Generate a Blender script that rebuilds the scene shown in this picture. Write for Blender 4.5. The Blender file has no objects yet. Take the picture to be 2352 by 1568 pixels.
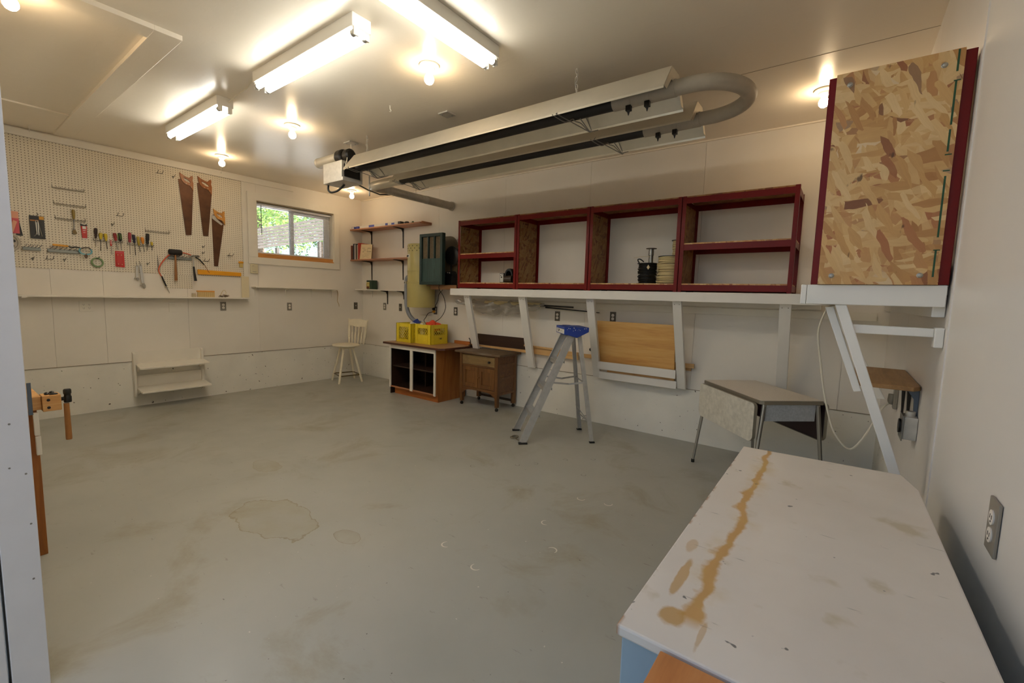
import bpy, bmesh, math, random
from mathutils import Vector, Matrix
random.seed(7)
SC = bpy.context.scene
COL = SC.collection
PI = math.pi
H = 3.0            # ceiling height
XB = 7.087         # right wall
LOCAL = set()      # roots whose parts are written in the root's own axes

# ------------------------------------------------------------------ helpers
def lin(h):
    h = h.lstrip('#')
    r = [int(h[i:i + 2], 16) / 255 for i in (0, 2, 4)]
    return tuple((c / 12.92 if c <= .04045 else ((c + .055) / 1.055) ** 2.4) for c in r) + (1,)

class MB:
    def __init__(self):
        self.bm = bmesh.new()
    def face(self, pts):
        vs = [self.bm.verts.new(p) for p in pts]
        try:
            return self.bm.faces.new(vs)
        except ValueError:
            return None
    def box(self, x0, x1, y0, y1, z0, z1, M=None):
        c = [(x0, y0, z0), (x1, y0, z0), (x1, y1, z0), (x0, y1, z0), (x0, y0, z1), (x1, y0, z1), (x1, y1, z1), (x0, y1, z1)]
        if M is not None:
            c = [M @ Vector(p) for p in c]
        v = [self.bm.verts.new(p) for p in c]
        for f in ((3, 2, 1, 0), (4, 5, 6, 7), (0, 1, 5, 4), (1, 2, 6, 5), (2, 3, 7, 6), (3, 0, 4, 7)):
            self.bm.faces.new([v[i] for i in f])
        return self
    def bar(self, p0, p1, w, t, up=(0, 0, 1)):
        """a straight board from p0 to p1, w wide along the side axis, t thick along the up axis"""
        p0, p1 = Vector(p0), Vector(p1)
        d = (p1 - p0).normalized()
        s = d.cross(Vector(up)).normalized()
        u = s.cross(d)
        v = []
        for p in (p0, p1):
            for a, b in ((-1, -1), (1, -1), (1, 1), (-1, 1)):
                v.append(self.bm.verts.new(p + s * (a * w / 2) + u * (b * t / 2)))
        for f in ((3, 2, 1, 0), (4, 5, 6, 7), (0, 1, 5, 4), (1, 2, 6, 5), (2, 3, 7, 6), (3, 0, 4, 7)):
            self.bm.faces.new([v[i] for i in f])
        return self
    def tube(self, pts, r, n=10, closed=False, caps=True, radii=None):
        pts = [Vector(p) for p in pts]
        N = len(pts)
        rings = []
        prev = None
        for i, p in enumerate(pts):
            if closed:
                t = pts[(i + 1) % N] - pts[i - 1]
            else:
                t = pts[min(i + 1, N - 1)] - pts[max(i - 1, 0)]
            t.normalize()
            if prev is None:
                a = Vector((0, 0, 1)) if abs(t.z) < .9 else Vector((1, 0, 0))
                s = t.cross(a).normalized()
            else:
                s = (prev - t * prev.dot(t))
                if s.length < 1e-6:
                    s = t.cross(Vector((0, 0, 1)))
                s.normalize()
            prev = s
            u = t.cross(s)
            rr = radii[i] if radii else r
            rings.append([self.bm.verts.new(p + s * (rr * math.cos(2 * PI * k / n)) + u * (rr * math.sin(2 * PI * k / n))) for k in range(n)])
        M = N if closed else N - 1
        for i in range(M):
            a, b = rings[i], rings[(i + 1) % N]
            for k in range(n):
                self.bm.faces.new((a[k], a[(k + 1) % n], b[(k + 1) % n], b[k]))
        if caps and not closed:
            self.bm.faces.new(list(reversed(rings[0])))
            self.bm.faces.new(rings[-1])
        return self
    def cyl(self, p0, p1, r0, r1=None, n=20):
        return self.tube([p0, p1], r0, n, radii=[r0, r0 if r1 is None else r1])
    def lathe(self, prof, o=(0, 0, 0), axis=(0, 0, 1), n=24):
        """prof: (radius, distance along axis)"""
        ax = Vector(axis).normalized()
        a = Vector((1, 0, 0)) if abs(ax.x) < .9 else Vector((0, 1, 0))
        s = ax.cross(a).normalized()
        u = ax.cross(s)
        o = Vector(o)
        rings = []
        for r, z in prof:
            if r < 1e-6:
                rings.append([self.bm.verts.new(o + ax * z)])
            else:
                rings.append([self.bm.verts.new(o + ax * z + s * (r * math.cos(2 * PI * k / n)) + u * (r * math.sin(2 * PI * k / n))) for k in range(n)])
        for a, b in zip(rings, rings[1:]):
            for k in range(n):
                k2 = (k + 1) % n
                if len(a) == 1 and len(b) == 1:
                    continue
                if len(a) == 1:
                    self.bm.faces.new((a[0], b[k2], b[k]))
                elif len(b) == 1:
                    self.bm.faces.new((a[k], a[k2], b[0]))
                else:
                    self.bm.faces.new((a[k], a[k2], b[k2], b[k]))
        shut = abs(prof[0][0] - prof[-1][0]) < 1e-6 and abs(prof[0][1] - prof[-1][1]) < 1e-6
        for ring, rev in ((rings[0], True), (rings[-1], False)):
            if len(ring) > 1 and not shut:
                self.bm.faces.new(list(reversed(ring)) if rev else ring)
        return self
    def prism(self, poly, vec):
        vec = Vector(vec)
        a = [self.bm.verts.new(p) for p in poly]
        b = [self.bm.verts.new(Vector(p) + vec) for p in poly]
        n = len(a)
        self.bm.faces.new(list(reversed(a)))
        self.bm.faces.new(b)
        for i in range(n):
            self.bm.faces.new((a[i], a[(i + 1) % n], b[(i + 1) % n], b[i]))
        return self
    def ringprism(self, outer, inner, vec):
        vec = Vector(vec)
        n = len(outer)
        A = [self.bm.verts.new(p) for p in outer]
        B = [self.bm.verts.new(p) for p in inner]
        A2 = [self.bm.verts.new(Vector(p) + vec) for p in outer]
        B2 = [self.bm.verts.new(Vector(p) + vec) for p in inner]
        for i in range(n):
            j = (i + 1) % n
            self.bm.faces.new((A[j], A[i], B[i], B[j]))
            self.bm.faces.new((A2[i], A2[j], B2[j], B2[i]))
            self.bm.faces.new((A[i], A[j], A2[j], A2[i]))
            self.bm.faces.new((B[j], B[i], B2[i], B2[j]))
        return self
    def torus(self, c, R, r, axis=(0, 0, 1), n=32, m=10, sq=1.0):
        ax = Vector(axis).normalized()
        a = Vector((1, 0, 0)) if abs(ax.x) < .9 else Vector((0, 1, 0))
        s = ax.cross(a).normalized()
        u = ax.cross(s)
        c = Vector(c)
        return self.tube([c + s * (R * math.cos(2 * PI * k / n)) + u * (R * sq * math.sin(2 * PI * k / n)) for k in range(n)], r, m, closed=True)
    def sphere(self, c, r, sx=1, sy=1, sz=1, n=16):
        M = Matrix.Translation(c) @ Matrix.Diagonal((r * sx, r * sy, r * sz, 1))
        bmesh.ops.create_uvsphere(self.bm, u_segments=n, v_segments=max(6, n // 2), radius=1, matrix=M)
        return self

def root_of(o):
    while o.parent:
        o = o.parent
    return o

def link(name, mb, mat, off):
    bm = mb.bm
    bmesh.ops.recalc_face_normals(bm, faces=bm.faces)
    me = bpy.data.meshes.new(name)
    if off is not None:
        bmesh.ops.translate(bm, verts=bm.verts, vec=-Vector(off))
    bm.to_mesh(me)
    bm.free()
    for m in (mat if isinstance(mat, (list, tuple)) else [mat]):
        me.materials.append(m)
    o = bpy.data.objects.new(name, me)
    COL.objects.link(o)
    return o

def finish(o, bev, smooth):
    if smooth:
        for p in o.data.polygons:
            p.use_smooth = True
        o.data.set_sharp_from_angle(angle=math.radians(38))
    if bev:
        m = o.modifiers.new('edge', 'BEVEL')
        m.width = bev
        m.segments = 2
        m.limit_method = 'ANGLE'
        m.angle_limit = math.radians(40)
    return o

def tag(o, label, cat, group=None, kind=None):
    o['label'] = label
    o['category'] = cat
    if group:
        o['group'] = group
    if kind:
        o['kind'] = kind
    return o

def E(name, label, cat, loc, rz=0, group=None, local=False):
    o = bpy.data.objects.new(name, None)
    o.empty_display_size = .05
    COL.objects.link(o)
    o.location = loc
    o.rotation_euler = (0, 0, rz)
    if local or rz:
        LOCAL.add(o.name)
    return tag(o, label, cat, group)

def P(name, mb, mat, parent, bev=0, smooth=False, label=None):
    r = root_of(parent)
    off = None if r.name in LOCAL else r.location
    o = link(name, mb, mat, off)
    o.parent = parent
    if label:
        o['label'] = label
    return finish(o, bev, smooth)

def T(name, mb, mat, label, cat, group=None, bev=0, smooth=False):
    """a thing that is one mesh; origin at its base centre"""
    xs = [v.co for v in mb.bm.verts]
    lo = [min(c[i] for c in xs) for i in range(3)]
    hi = [max(c[i] for c in xs) for i in range(3)]
    off = ((lo[0] + hi[0]) / 2, (lo[1] + hi[1]) / 2, lo[2])
    o = link(name, mb, mat, off)
    o.location = off
    tag(o, label, cat, group)
    return finish(o, bev, smooth)

def S(name, mb, mat, bev=0, smooth=False, parent=None):
    o = link(name, mb, mat, None)
    if parent:
        o.parent = parent
    else:
        o['kind'] = 'structure'
    return finish(o, bev, smooth)

def dup(root, loc, label, rz=None, group=None):
    r = root.copy()
    COL.objects.link(r)
    r.location = loc
    if rz is not None:
        r.rotation_euler = (0, 0, rz)
    r['label'] = label
    if group:
        r['group'] = group
    if root.name in LOCAL:
        LOCAL.add(r.name)
    for ch in list(root.children):
        c = ch.copy()
        COL.objects.link(c)
        c.parent = r
        for g in list(ch.children):
            d = g.copy()
            COL.objects.link(d)
            d.parent = c
    return r

def text_mesh(body, size, M):
    cu = bpy.data.curves.new('txt', 'FONT')
    cu.body = body
    cu.size = size
    cu.extrude = .0006
    cu.align_x = 'CENTER'
    cu.align_y = 'CENTER'
    ob = bpy.data.objects.new('txt', cu)
    COL.objects.link(ob)
    bpy.context.view_layer.update()
    me = bpy.data.meshes.new_from_object(ob.evaluated_get(bpy.context.evaluated_depsgraph_get()))
    mb = MB()
    mb.bm.from_mesh(me)
    bmesh.ops.transform(mb.bm, matrix=M, verts=mb.bm.verts)
    bpy.data.objects.remove(ob)
    bpy.data.curves.remove(cu)
    bpy.data.meshes.remove(me)
    return mb

def arc(c, r, a0, a1, n, ax1, ax2):
    c, ax1, ax2 = Vector(c), Vector(ax1), Vector(ax2)
    return [c + ax1 * (r * math.cos(a0 + (a1 - a0) * i / n)) + ax2 * (r * math.sin(a0 + (a1 - a0) * i / n)) for i in range(n + 1)]

def smoothpath(pts, n=6):
    """Catmull-Rom through pts"""
    pts = [Vector(p) for p in pts]
    q = [pts[0]] + pts + [pts[-1]]
    out = []
    for i in range(1, len(q) - 2):
        p0, p1, p2, p3 = q[i - 1:i + 3]
        for k in range(n):
            t = k / n
            out.append(.5 * ((2 * p1) + (p2 - p0) * t + (2 * p0 - 5 * p1 + 4 * p2 - p3) * t * t + (3 * p1 - p0 - 3 * p2 + p3) * t ** 3))
    out.append(pts[-1])
    return out
SKY_STRENGTH, SUN_STRENGTH, EXPOSURE = .19, 22.0, 0.36

# ------------------------------------------------------------------ materials
class NT:
    def __init__(self, name):
        self.m = bpy.data.materials.new(name)
        self.m.use_nodes = True
        self.t = self.m.node_tree
        self.b = self.t.nodes['Principled BSDF']
        self.out = self.t.nodes['Material Output']
        self.tc = self.n('ShaderNodeTexCoord')
    def n(self, kind, **kw):
        nd = self.t.nodes.new(kind)
        for k, v in kw.items():
            setattr(nd, k, v)
        return nd
    def l(self, a, b):
        self.t.links.new(a, b)
    def setin(self, nd, key, val):
        s = nd.inputs[key]
        if hasattr(val, 'is_output'):
            self.l(val, s)
        else:
            s.default_value = val
    def math(self, op, a, b=0.0, c=None, clamp=False):
        nd = self.n('ShaderNodeMath', operation=op, use_clamp=clamp)
        self.setin(nd, 0, a)
        self.setin(nd, 1, b)
        if c is not None:
            self.setin(nd, 2, c)
        return nd.outputs[0]
    def mapping(self, scale=(1, 1, 1), rot=(0, 0, 0), loc=(0, 0, 0), vec=None):
        nd = self.n('ShaderNodeMapping')
        nd.inputs['Scale'].default_value = scale
        nd.inputs['Rotation'].default_value = rot
        nd.inputs['Location'].default_value = loc
        self.l(vec or self.tc.outputs['Object'], nd.inputs['Vector'])
        return nd.outputs[0]
    def noise(self, scale, vec=None, detail=3, rough=.55, dist=0):
        nd = self.n('ShaderNodeTexNoise')
        nd.inputs['Scale'].default_value = scale
        nd.inputs['Detail'].default_value = detail
        nd.inputs['Roughness'].default_value = rough
        nd.inputs['Distortion'].default_value = dist
        self.l(vec or self.tc.outputs['Object'], nd.inputs['Vector'])
        return nd.outputs['Fac']
    def ramp(self, fac, stops, interp='LINEAR'):
        nd = self.n('ShaderNodeValToRGB')
        cr = nd.color_ramp
        cr.interpolation = interp
        while len(cr.elements) < len(stops):
            cr.elements.new(.5)
        for e, (p, c) in zip(cr.elements, stops):
            e.position = p
            e.color = c if isinstance(c, tuple) else ((c, c, c, 1) if not isinstance(c, str) else lin(c))
        self.l(fac, nd.inputs[0])
        return nd.outputs[0]
    def mix(self, fac, a, b, mode='MIX'):
        nd = self.n('ShaderNodeMix', data_type='RGBA', blend_type=mode)
        self.setin(nd, 0, fac)
        for i, v in ((6, a), (7, b)):
            s = nd.inputs[i]
            if hasattr(v, 'is_output'):
                self.l(v, s)
            else:
                s.default_value = v if isinstance(v, tuple) else lin(v)
        return nd.outputs[2]
    def bump(self, h, strength=.2, dist=.002):
        nd = self.n('ShaderNodeBump')
        nd.inputs['Strength'].default_value = strength
        nd.inputs['Distance'].default_value = dist
        self.l(h, nd.inputs['Height'])
        self.l(nd.outputs[0], self.b.inputs['Normal'])
    def col(self, v):
        if hasattr(v, 'is_output'):
            self.l(v, self.b.inputs['Base Color'])
        else:
            self.b.inputs['Base Color'].default_value = v if isinstance(v, tuple) else lin(v)
    def set(self, rough=None, metal=None, spec=None, coat=None):
        for k, v in (('Roughness', rough), ('Metallic', metal), ('Specular IOR Level', spec), ('Coat Weight', coat)):
            if v is not None:
                self.setin(self.b, k, v)
        return self

def plain(name, c, rough=.5, metal=0, var=0, vscale=8, bump=0, bscale=60, spec=None):
    t = NT(name)
    if var:
        n = t.noise(vscale, detail=4)
        a = lin(c)
        d = tuple(x * (1 - var) for x in a[:3]) + (1,)
        e = tuple(min(1, x * (1 + var)) for x in a[:3]) + (1,)
        t.col(t.ramp(n, [(.3, d), (.7, e)]))
    else:
        t.col(c)
    t.set(rough, metal, spec)
    if bump:
        t.bump(t.noise(bscale, detail=4), bump)
    return t.m

def wood(name, dark, mid, light, axis='x', rough=.5, scale=1.0, coat=None, stain=None):
    t = NT(name)
    s = {'x': (1.2, 14, 14), 'y': (14, 1.2, 14), 'z': (14, 14, 1.2)}[axis]
    v = t.mapping(tuple(k * scale for k in s))
    n1 = t.noise(1.6, v, 5, .6, .8)
    n2 = t.noise(9, v, 3, .6)
    f = t.math('ADD', t.math('MULTIPLY', n1, .72), t.math('MULTIPLY', n2, .28))
    c = t.ramp(f, [(.3, dark), (.5, mid), (.7, light)])
    if stain:
        c = t.mix(t.ramp(t.noise(4.5, detail=4), [(.5, 0.0), (.68, .8)]), c, stain)
    t.col(c)
    t.set(rough, coat=coat)
    t.bump(n2, .15, .001)
    return t.m

def osb(name, tone=1.0, axis='y', tint=(1, 1, 1)):
    """pressed strands; axis is the normal of the face that shows"""
    t = NT(name)
    k = lambda h: tuple(x * tone * q for x, q in zip(lin(h)[:3], tint)) + (1,)
    ramps = [(.0, k('#a9743f')), (.12, k('#c49758')), (.35, k('#d7b074')), (.6, k('#e2c48f')), (.78, k('#cda163')), (.9, k('#ad6f43')), (.96, k('#7f4f2b')), (1, k('#e6cfa4'))]
    col = None
    base = t.noise(7, detail=5, rough=.6)
    wob = t.n('ShaderNodeTexNoise')
    wob.inputs['Scale'].default_value = 9
    wob.inputs['Detail'].default_value = 3
    t.l(t.tc.outputs['Object'], wob.inputs['Vector'])
    vm = t.n('ShaderNodeVectorMath', operation='MULTIPLY_ADD')
    t.l(wob.outputs['Color'], vm.inputs[0])
    vm.inputs[1].default_value = (.035, .035, .035)
    t.l(t.tc.outputs['Object'], vm.inputs[2])
    for i, (ang, ln, wd) in enumerate(((.2, 9, 28), (1.45, 9, 32), (-.7, 10, 34), (.85, 9, 32), (1.75, 11, 40), (.05, 13, 50), (-1.1, 14, 60))):
        rot = (ang, 0, 0) if axis == 'x' else (0, ang, 0)
        v0 = t.mapping((1, 1, 1), rot, (i * 1.7, i * 2.3, i * .9), vm.outputs[0])
        sc = (20, ln, wd) if axis == 'x' else (ln, 20, wd)
        v = t.mapping(sc, vec=v0)
        vo = t.n('ShaderNodeTexVoronoi', feature='F1')
        vo.inputs['Scale'].default_value = .8
        vo.inputs['Randomness'].default_value = 1.0
        t.l(v, vo.inputs['Vector'])
        sep = t.n('ShaderNodeSeparateColor')
        t.l(vo.outputs['Color'], sep.inputs[0])
        gr = t.noise(1.0, t.mapping((sc[0] * .9, sc[1] * (2.0 if axis == 'y' else .9), sc[2] * 3.5), vec=v0), 3)
        c = t.ramp(sep.outputs[0], ramps)
        c = t.mix(t.math('MULTIPLY', gr, .30), c, k('#9c6f42'), 'MULTIPLY')
        if col is None:
            col = c
        else:
            sel = t.ramp(sep.outputs[1], [(.60, 0.0), (.66, 1.0)])
            col = t.mix(sel, col, c)
    col = t.mix(t.ramp(base, [(.45, 0.0), (.75, .35)]), col, k('#a9814f'))
    dark = t.ramp(t.noise(30, t.mapping((1, 1, .45)), 2), [(.0, 0.0), (.70, 0.0), (.76, .8)])
    col = t.mix(dark, col, k('#4a2d16'))
    t.col(col)
    t.set(.5)
    t.bump(t.noise(45, detail=3), .2)
    return t.m

def wallpaint(name, c, rough=.45, grooves=None, scuff=.04):
    t = NT(name)
    n = t.noise(1.1, detail=5)
    a = lin(c)
    d = tuple(x * (1 - scuff * 1.6) for x in a[:3]) + (1,)
    cc = t.ramp(n, [(.3, d), (.62, a)])
    t.col(cc)
    t.set(rough, spec=.4)
    t.bump(t.noise(190, detail=3), .12, .0015)
    return t.m

def concrete_paint(name, c):
    t = NT(name)
    n = t.noise(2.5, detail=5)
    a = lin(c)
    d = tuple(x * .9 for x in a[:3]) + (1,)
    base = t.ramp(n, [(.3, d), (.65, a)])
    pits = t.ramp(t.noise(23, detail=2, rough=.5), [(.0, 0.0), (.70, 0.0), (.725, 1.0)])
    lines = t.ramp(t.noise(6, t.mapping((.6, 1.4, 22)), 3), [(.0, 0.0), (.70, 0.0), (.74, .35)])
    c1 = t.mix(pits, base, '#5e564a')
    c1 = t.mix(lines, c1, '#8d8577')
    t.col(c1)
    t.set(.55, spec=.35)
    h = t.math('SUBTRACT', t.noise(30, detail=4), t.math('MULTIPLY', pits, .8))
    t.bump(h, .35, .004)
    return t.m

def floorpaint():
    t = NT('grey floor paint')
    big = t.noise(.55, detail=5, rough=.6)
    base = t.ramp(big, [(.3, '#97968c'), (.55, '#a1a096'), (.75, '#a7a69d')])
    # ochre dirt patches
    dirt = t.ramp(t.noise(1.7, detail=6, rough=.65, dist=.6), [(.0, 0.0), (.54, 0.0), (.72, .5)])
    c = t.mix(dirt, base, '#7d6f4b')
    # scuffs drawn out along the length of the room
    sc = t.ramp(t.noise(7, t.mapping((1.0, 3.2, 1), (0, 0, .5)), 4, .65), [(.0, 0.0), (.66, 0.0), (.76, .55)])
    c = t.mix(sc, c, '#5f5748')
    specks = t.ramp(t.noise(33, detail=2), [(.0, 0.0), (.755, 0.0), (.775, .75)])
    c = t.mix(specks, c, '#3c352b')
    wsp = t.ramp(t.noise(41, t.mapping((1, 1, 1), (0, 0, 1.1), (3, 5, 0)), 1), [(.0, 0.0), (.79, 0.0), (.80, .8)])
    c = t.mix(wsp, c, '#cfcabd')
    # dried puddle with a dark rim
    def puddle(c, cx, cy, rx, ry, rot, fill, rim):
        v = t.mapping((1, 1, 0), (0, 0, 0), (-cx, -cy, 0))
        v = t.mapping((1 / rx, 1 / ry, 0), (0, 0, rot), (0, 0, 0), v)
        ln = t.n('ShaderNodeVectorMath', operation='LENGTH')
        t.l(v, ln.inputs[0])
        d = t.math('ADD', ln.outputs['Value'], t.math('MULTIPLY', t.math('SUBTRACT', t.noise(5.5, detail=4), .5), .9))
        f = t.math('MULTIPLY', t.ramp(d, [(.0, .25), (.75, .4), (.97, .5), (1.0, .0)]), t.ramp(t.noise(6, detail=5), [(.35, .25), (.65, 1.0)]))
        c = t.mix(f, c, fill)
        e = t.ramp(d, [(.0, 0.0), (.95, 0.0), (.975, .6), (.995, .6), (1.0, 0.0)])
        return t.mix(e, c, rim)
    c = puddle(c, 3.97, -3.42, .36, .19, -.42, '#938a6c', '#7f7453')
    c = puddle(c, 4.52, -3.26, .10, .06, -.3, '#857a5a', '#75694a')
    c = puddle(c, 3.05, -3.05, .16, .09, -.2, '#8b8162', '#8b8162')
    # hairline crack
    t.col(c)
    t.set(t.ramp(t.noise(3.0, detail=5), [(.3, .3), (.7, .46)]), spec=.45)
    t.bump(t.noise(22, detail=6, rough=.6), .12, .003)
    return t.m

def pegmat():
    t = NT('white perforated hardboard')
    sx = t.n('ShaderNodeSeparateXYZ')
    t.l(t.tc.outputs['Object'], sx.inputs[0])
    q = .0254
    def cell(o, s):
        a = t.math('DIVIDE', o, q)
        return t.math('SUBTRACT', t.math('FRACT', t.math('ADD', a, s)), .5)
    u = cell(sx.outputs['Y'], 100.2)
    v = cell(sx.outputs['Z'], 100.3)
    d = t.math('SQRT', t.math('ADD', t.math('POWER', u, 2), t.math('POWER', v, 2)))
    f = t.ramp(d, [(.0, 1.0), (.13, 1.0), (.17, 0.0)])
    n = t.noise(1.3, detail=4)
    base = t.ramp(n, [(.3, '#d9cfba'), (.65, '#e3dac7')])
    t.col(t.mix(f, base, '#4f4232'))
    t.set(.5, spec=.35)
    t.bump(t.math('SUBTRACT', 1.0, f), .4, .002)
    return t.m

def benchtop():
    t = NT('stained white bench paint')
    n = t.noise(2.2, detail=5)
    c = t.ramp(n, [(.3, '#cdc3b6'), (.7, '#d9d1c6')])
    sx = t.n('ShaderNodeSeparateXYZ')
    t.l(t.tc.outputs['Object'], sx.inputs[0])
    x, y = sx.outputs['X'], sx.outputs['Y']
    w1 = t.noise(4.2, t.mapping((0, 1, 0)), 4)
    w2 = t.noise(13, t.mapping((1, 1, 0)), 4)
    # glue run along the bench, x is measured from the bench's own middle
    cx = t.math('ADD', -.155, t.math('MULTIPLY', t.math('SUBTRACT', w1, .5), .085))
    cx = t.math('ADD', cx, t.math('MULTIPLY', y, -.012))
    d = t.math('ABSOLUTE', t.math('SUBTRACT', x, cx))
    wid = t.math('ADD', .004, t.math('MULTIPLY', t.math('POWER', w2, 3.2), t.math('SUBTRACT', .085, t.math('MULTIPLY', y, .06))))
    run = t.math('SUBTRACT', 1.0, t.math('DIVIDE', d, wid))
    yr = t.math('MULTIPLY', t.ramp(t.math('ADD', y, 1.0), [(.47, 0.0), (.50, 1.0)]), 1.0)
    run = t.math('MULTIPLY', t.math('MULTIPLY', run, 1.8, clamp=True), yr, clamp=True)
    c = t.mix(t.math('MULTIPLY', run, .85), c, '#b98a3a')
    halo = t.math('SUBTRACT', 1.0, t.math('DIVIDE', d, .05), clamp=True)
    hal = t.math('MULTIPLY', halo, t.ramp(t.noise(9, detail=4), [(.52, 0.0), (.66, .5)]), clamp=True)
    c = t.mix(t.math('MULTIPLY', hal, yr), c, '#bfa15a')
    def smear(c, px, py, rx, ry, k):
        v = t.mapping((1 / rx, 1 / ry, 0), (0, 0, 0), (-px / rx, -py / ry, 0))
        ln = t.n('ShaderNodeVectorMath', operation='LENGTH')
        t.l(v, ln.inputs[0])
        dd = t.math('ADD', ln.outputs['Value'], t.math('MULTIPLY', t.math('SUBTRACT', t.noise(16, detail=4), .5), 1.5))
        return t.mix(t.ramp(dd, [(.0, k), (.75, k), (1.0, 0.0)]), c, '#b48a3f')
    c = smear(c, -.180, -.520, .028, .030, .8)
    c = smear(c, -.200, -.390, .010, .075, .7)
    c = smear(c, -.128, -.535, .006, .05, .5)
    c = smear(c, -.215, -.26, .012, .03, .45)
    edge = t.math('SUBTRACT', 1.0, t.math('DIVIDE', t.math('ABSOLUTE', t.math('ADD', x, .249)), .007), clamp=True)
    chips = t.math('MULTIPLY', edge, t.ramp(t.noise(22, detail=4), [(.52, 0.0), (.6, 1.0)]))
    c = t.mix(chips, c, '#94693f')
    blot = t.ramp(t.noise(8, detail=4), [(.0, 0.0), (.62, 0.0), (.73, .5)])
    c = t.mix(blot, c, '#a8976a')
    sl = t.ramp(t.noise(8, t.mapping((1.2, 9, 1), (0, 0, .35), (4, 2, 0)), 3, .6), [(.0, 0.0), (.69, 0.0), (.77, .7)])
    c = t.mix(sl, c, '#6b655c')
    sp = t.ramp(t.noise(30, detail=2), [(.0, 0.0), (.725, 0.0), (.75, .85)])
    c = t.mix(sp, c, '#54524f')
    t.col(c)
    t.set(.42, spec=.4)
    t.bump(t.noise(30, detail=5), .12, .002)
    return t.m

def glow(name, c, strength):
    m = bpy.data.materials.new(name)
    m.use_nodes = True
    b = m.node_tree.nodes['Principled BSDF']
    b.inputs['Base Color'].default_value = (.9, .9, .9, 1)
    b.inputs['Emission Color'].default_value = c
    b.inputs['Emission Strength'].default_value = strength
    return m

def clear(name, rough=.0, tint=(1, 1, 1, 1), alpha=None):
    m = bpy.data.materials.new(name)
    m.use_nodes = True
    nt = m.node_tree
    nt.nodes.remove(nt.nodes['Principled BSDF'])
    tr = nt.nodes.new('ShaderNodeBsdfTransparent')
    tr.inputs[0].default_value = tint
    gl = nt.nodes.new('ShaderNodeBsdfGlossy')
    gl.inputs['Roughness'].default_value = rough
    fr = nt.nodes.new('ShaderNodeFresnel')
    mx = nt.nodes.new('ShaderNodeMixShader')
    if alpha is None:
        nt.links.new(fr.outputs[0], mx.inputs[0])
    else:
        mx.inputs[0].default_value = alpha
    nt.links.new(tr.outputs[0], mx.inputs[1])
    nt.links.new(gl.outputs[0], mx.inputs[2])
    nt.links.new(mx.outputs[0], nt.nodes['Material Output'].inputs[0])
    return m

WALL = wallpaint('cream wall paint', '#e7e0d4')
WALLR = wallpaint('cream wall paint right', '#e0dad3', .38)
CONC = concrete_paint('white painted concrete', '#e9e5da')
def ceilmat():
    t = NT('glossy ceiling paint')
    t.col(t.ramp(t.noise(.5, detail=2), [(.3, '#f0e6d4'), (.7, '#f4ebdb')]))
    t.set(.27, spec=.5)
    drips = t.ramp(t.noise(7, t.mapping((1, 3.5, 1)), 3), [(.58, 0.0), (.72, 1.0)])
    h = t.math('ADD', t.noise(11, detail=3, rough=.55), t.math('MULTIPLY', drips, .3))
    t.bump(h, .24, .004)
    return t.m
CEIL = ceilmat()
FLOOR = floorpaint()
PEG = pegmat()
WHITE = plain('white paint', '#e3ddd0', .4, var=.04, vscale=3, bump=.05)
WHITEB = plain('white board paint', '#e6e2da', .45, var=.03, vscale=4, bump=.06, bscale=40)
CREAM = plain('cream stool paint', '#e6dcc2', .4, var=.05)
OSB = osb('oriented strand board')
OSBD = osb('oriented strand board dark', .50, 'x', (1.0, .82, .56))  # same strand pattern in a darker, browner tone
RED = plain('dark red enamel', '#6c0f0a', .36, 0, var=.06, vscale=5, spec=.22)
ALU = plain('brushed aluminium', '#c2c1bd', .4, .55, var=.08, vscale=20, bump=.05, bscale=120)
ALUP = plain('polished aluminium sheet', '#ddd6c6', .32, .6, var=.05, vscale=6)
GALV = plain('galvanised steel', '#c4c0b7', .38, .45, var=.1, vscale=25)
STEEL = plain('steel', '#8d8b86', .35, .9, var=.08, vscale=30)
PLATE = plain('stainless wall plate', '#8a8377', .4, .25)
CHROME = plain('worn chrome', '#a8a398', .3, .7)
BLACK = plain('black paint', '#15130f', .4)
BLACKM = plain('black tube enamel', '#171310', .5, var=.1)
GREY = plain('grey painted tube', '#b0a797', .55, .0, var=.08, vscale=14, bump=.1)
GREYH = plain('grey plastic hose', '#8d9096', .45)
RUST = plain('rusted saw steel', '#5d3d28', .5, .45, var=.3, vscale=7, bump=.1)
SAWH = wood('saw handle beech', '#6a3c1a', '#925527', '#a86a33', 'z', .4)
SAWHL = wood('light saw handle beech', '#a5702f', '#c98d42', '#d8a257', 'z', .35)
PINE = wood('pine', '#b98a52', '#d0a56a', '#ddb981', 'x', .5)
PINEY = wood('pine lengthwise', '#b07c42', '#c9965a', '#d8ad74', 'y', .5)
PLY = wood('orange plywood', '#b27a3c', '#cf9f5a', '#dcb475', 'x', .45, .38)
SILLW = wood('window pine', '#a06a34', '#c28544', '#cc954f', 'y', .4)
HEADW = wood('olive stained head board', '#6d5d3c', '#7d6d4a', '#8a7a56', 'y', .5)
SHELFW = wood('reddish shelf board', '#94613f', '#ad7550', '#bb8763', 'x', .45)
OAK = wood('old oak', '#472a10', '#653f1a', '#7a5226', 'x', .45)
OAKV = wood('old oak upright', '#482b11', '#68421c', '#7d5528', 'z', .45)
OAKL = wood('worn drawer oak', '#66502c', '#7d643c', '#8d744a', 'x', .55, stain='#5f4427')
OAKT = wood('worn oak top', '#46341f', '#5f4a33', '#735d43', 'x', .6, stain='#7b6f5e')
CABW = wood('brown cabinet side', '#7e4a1e', '#9a602d', '#aa6f39', 'z', .4)
CABD = wood('shaded cabinet inside', '#1f1209', '#2c1a0d', '#382213', 'x', .5)  # shade inside the open cabinet is put into this wood colour
KICK = wood('toe kick pine', '#8c4a1a', '#aa6227', '#bb7434', 'x', .45)
LAM = wood('brown counter laminate', '#8f6a45', '#a37c54', '#b08a62', 'x', .4)
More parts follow.
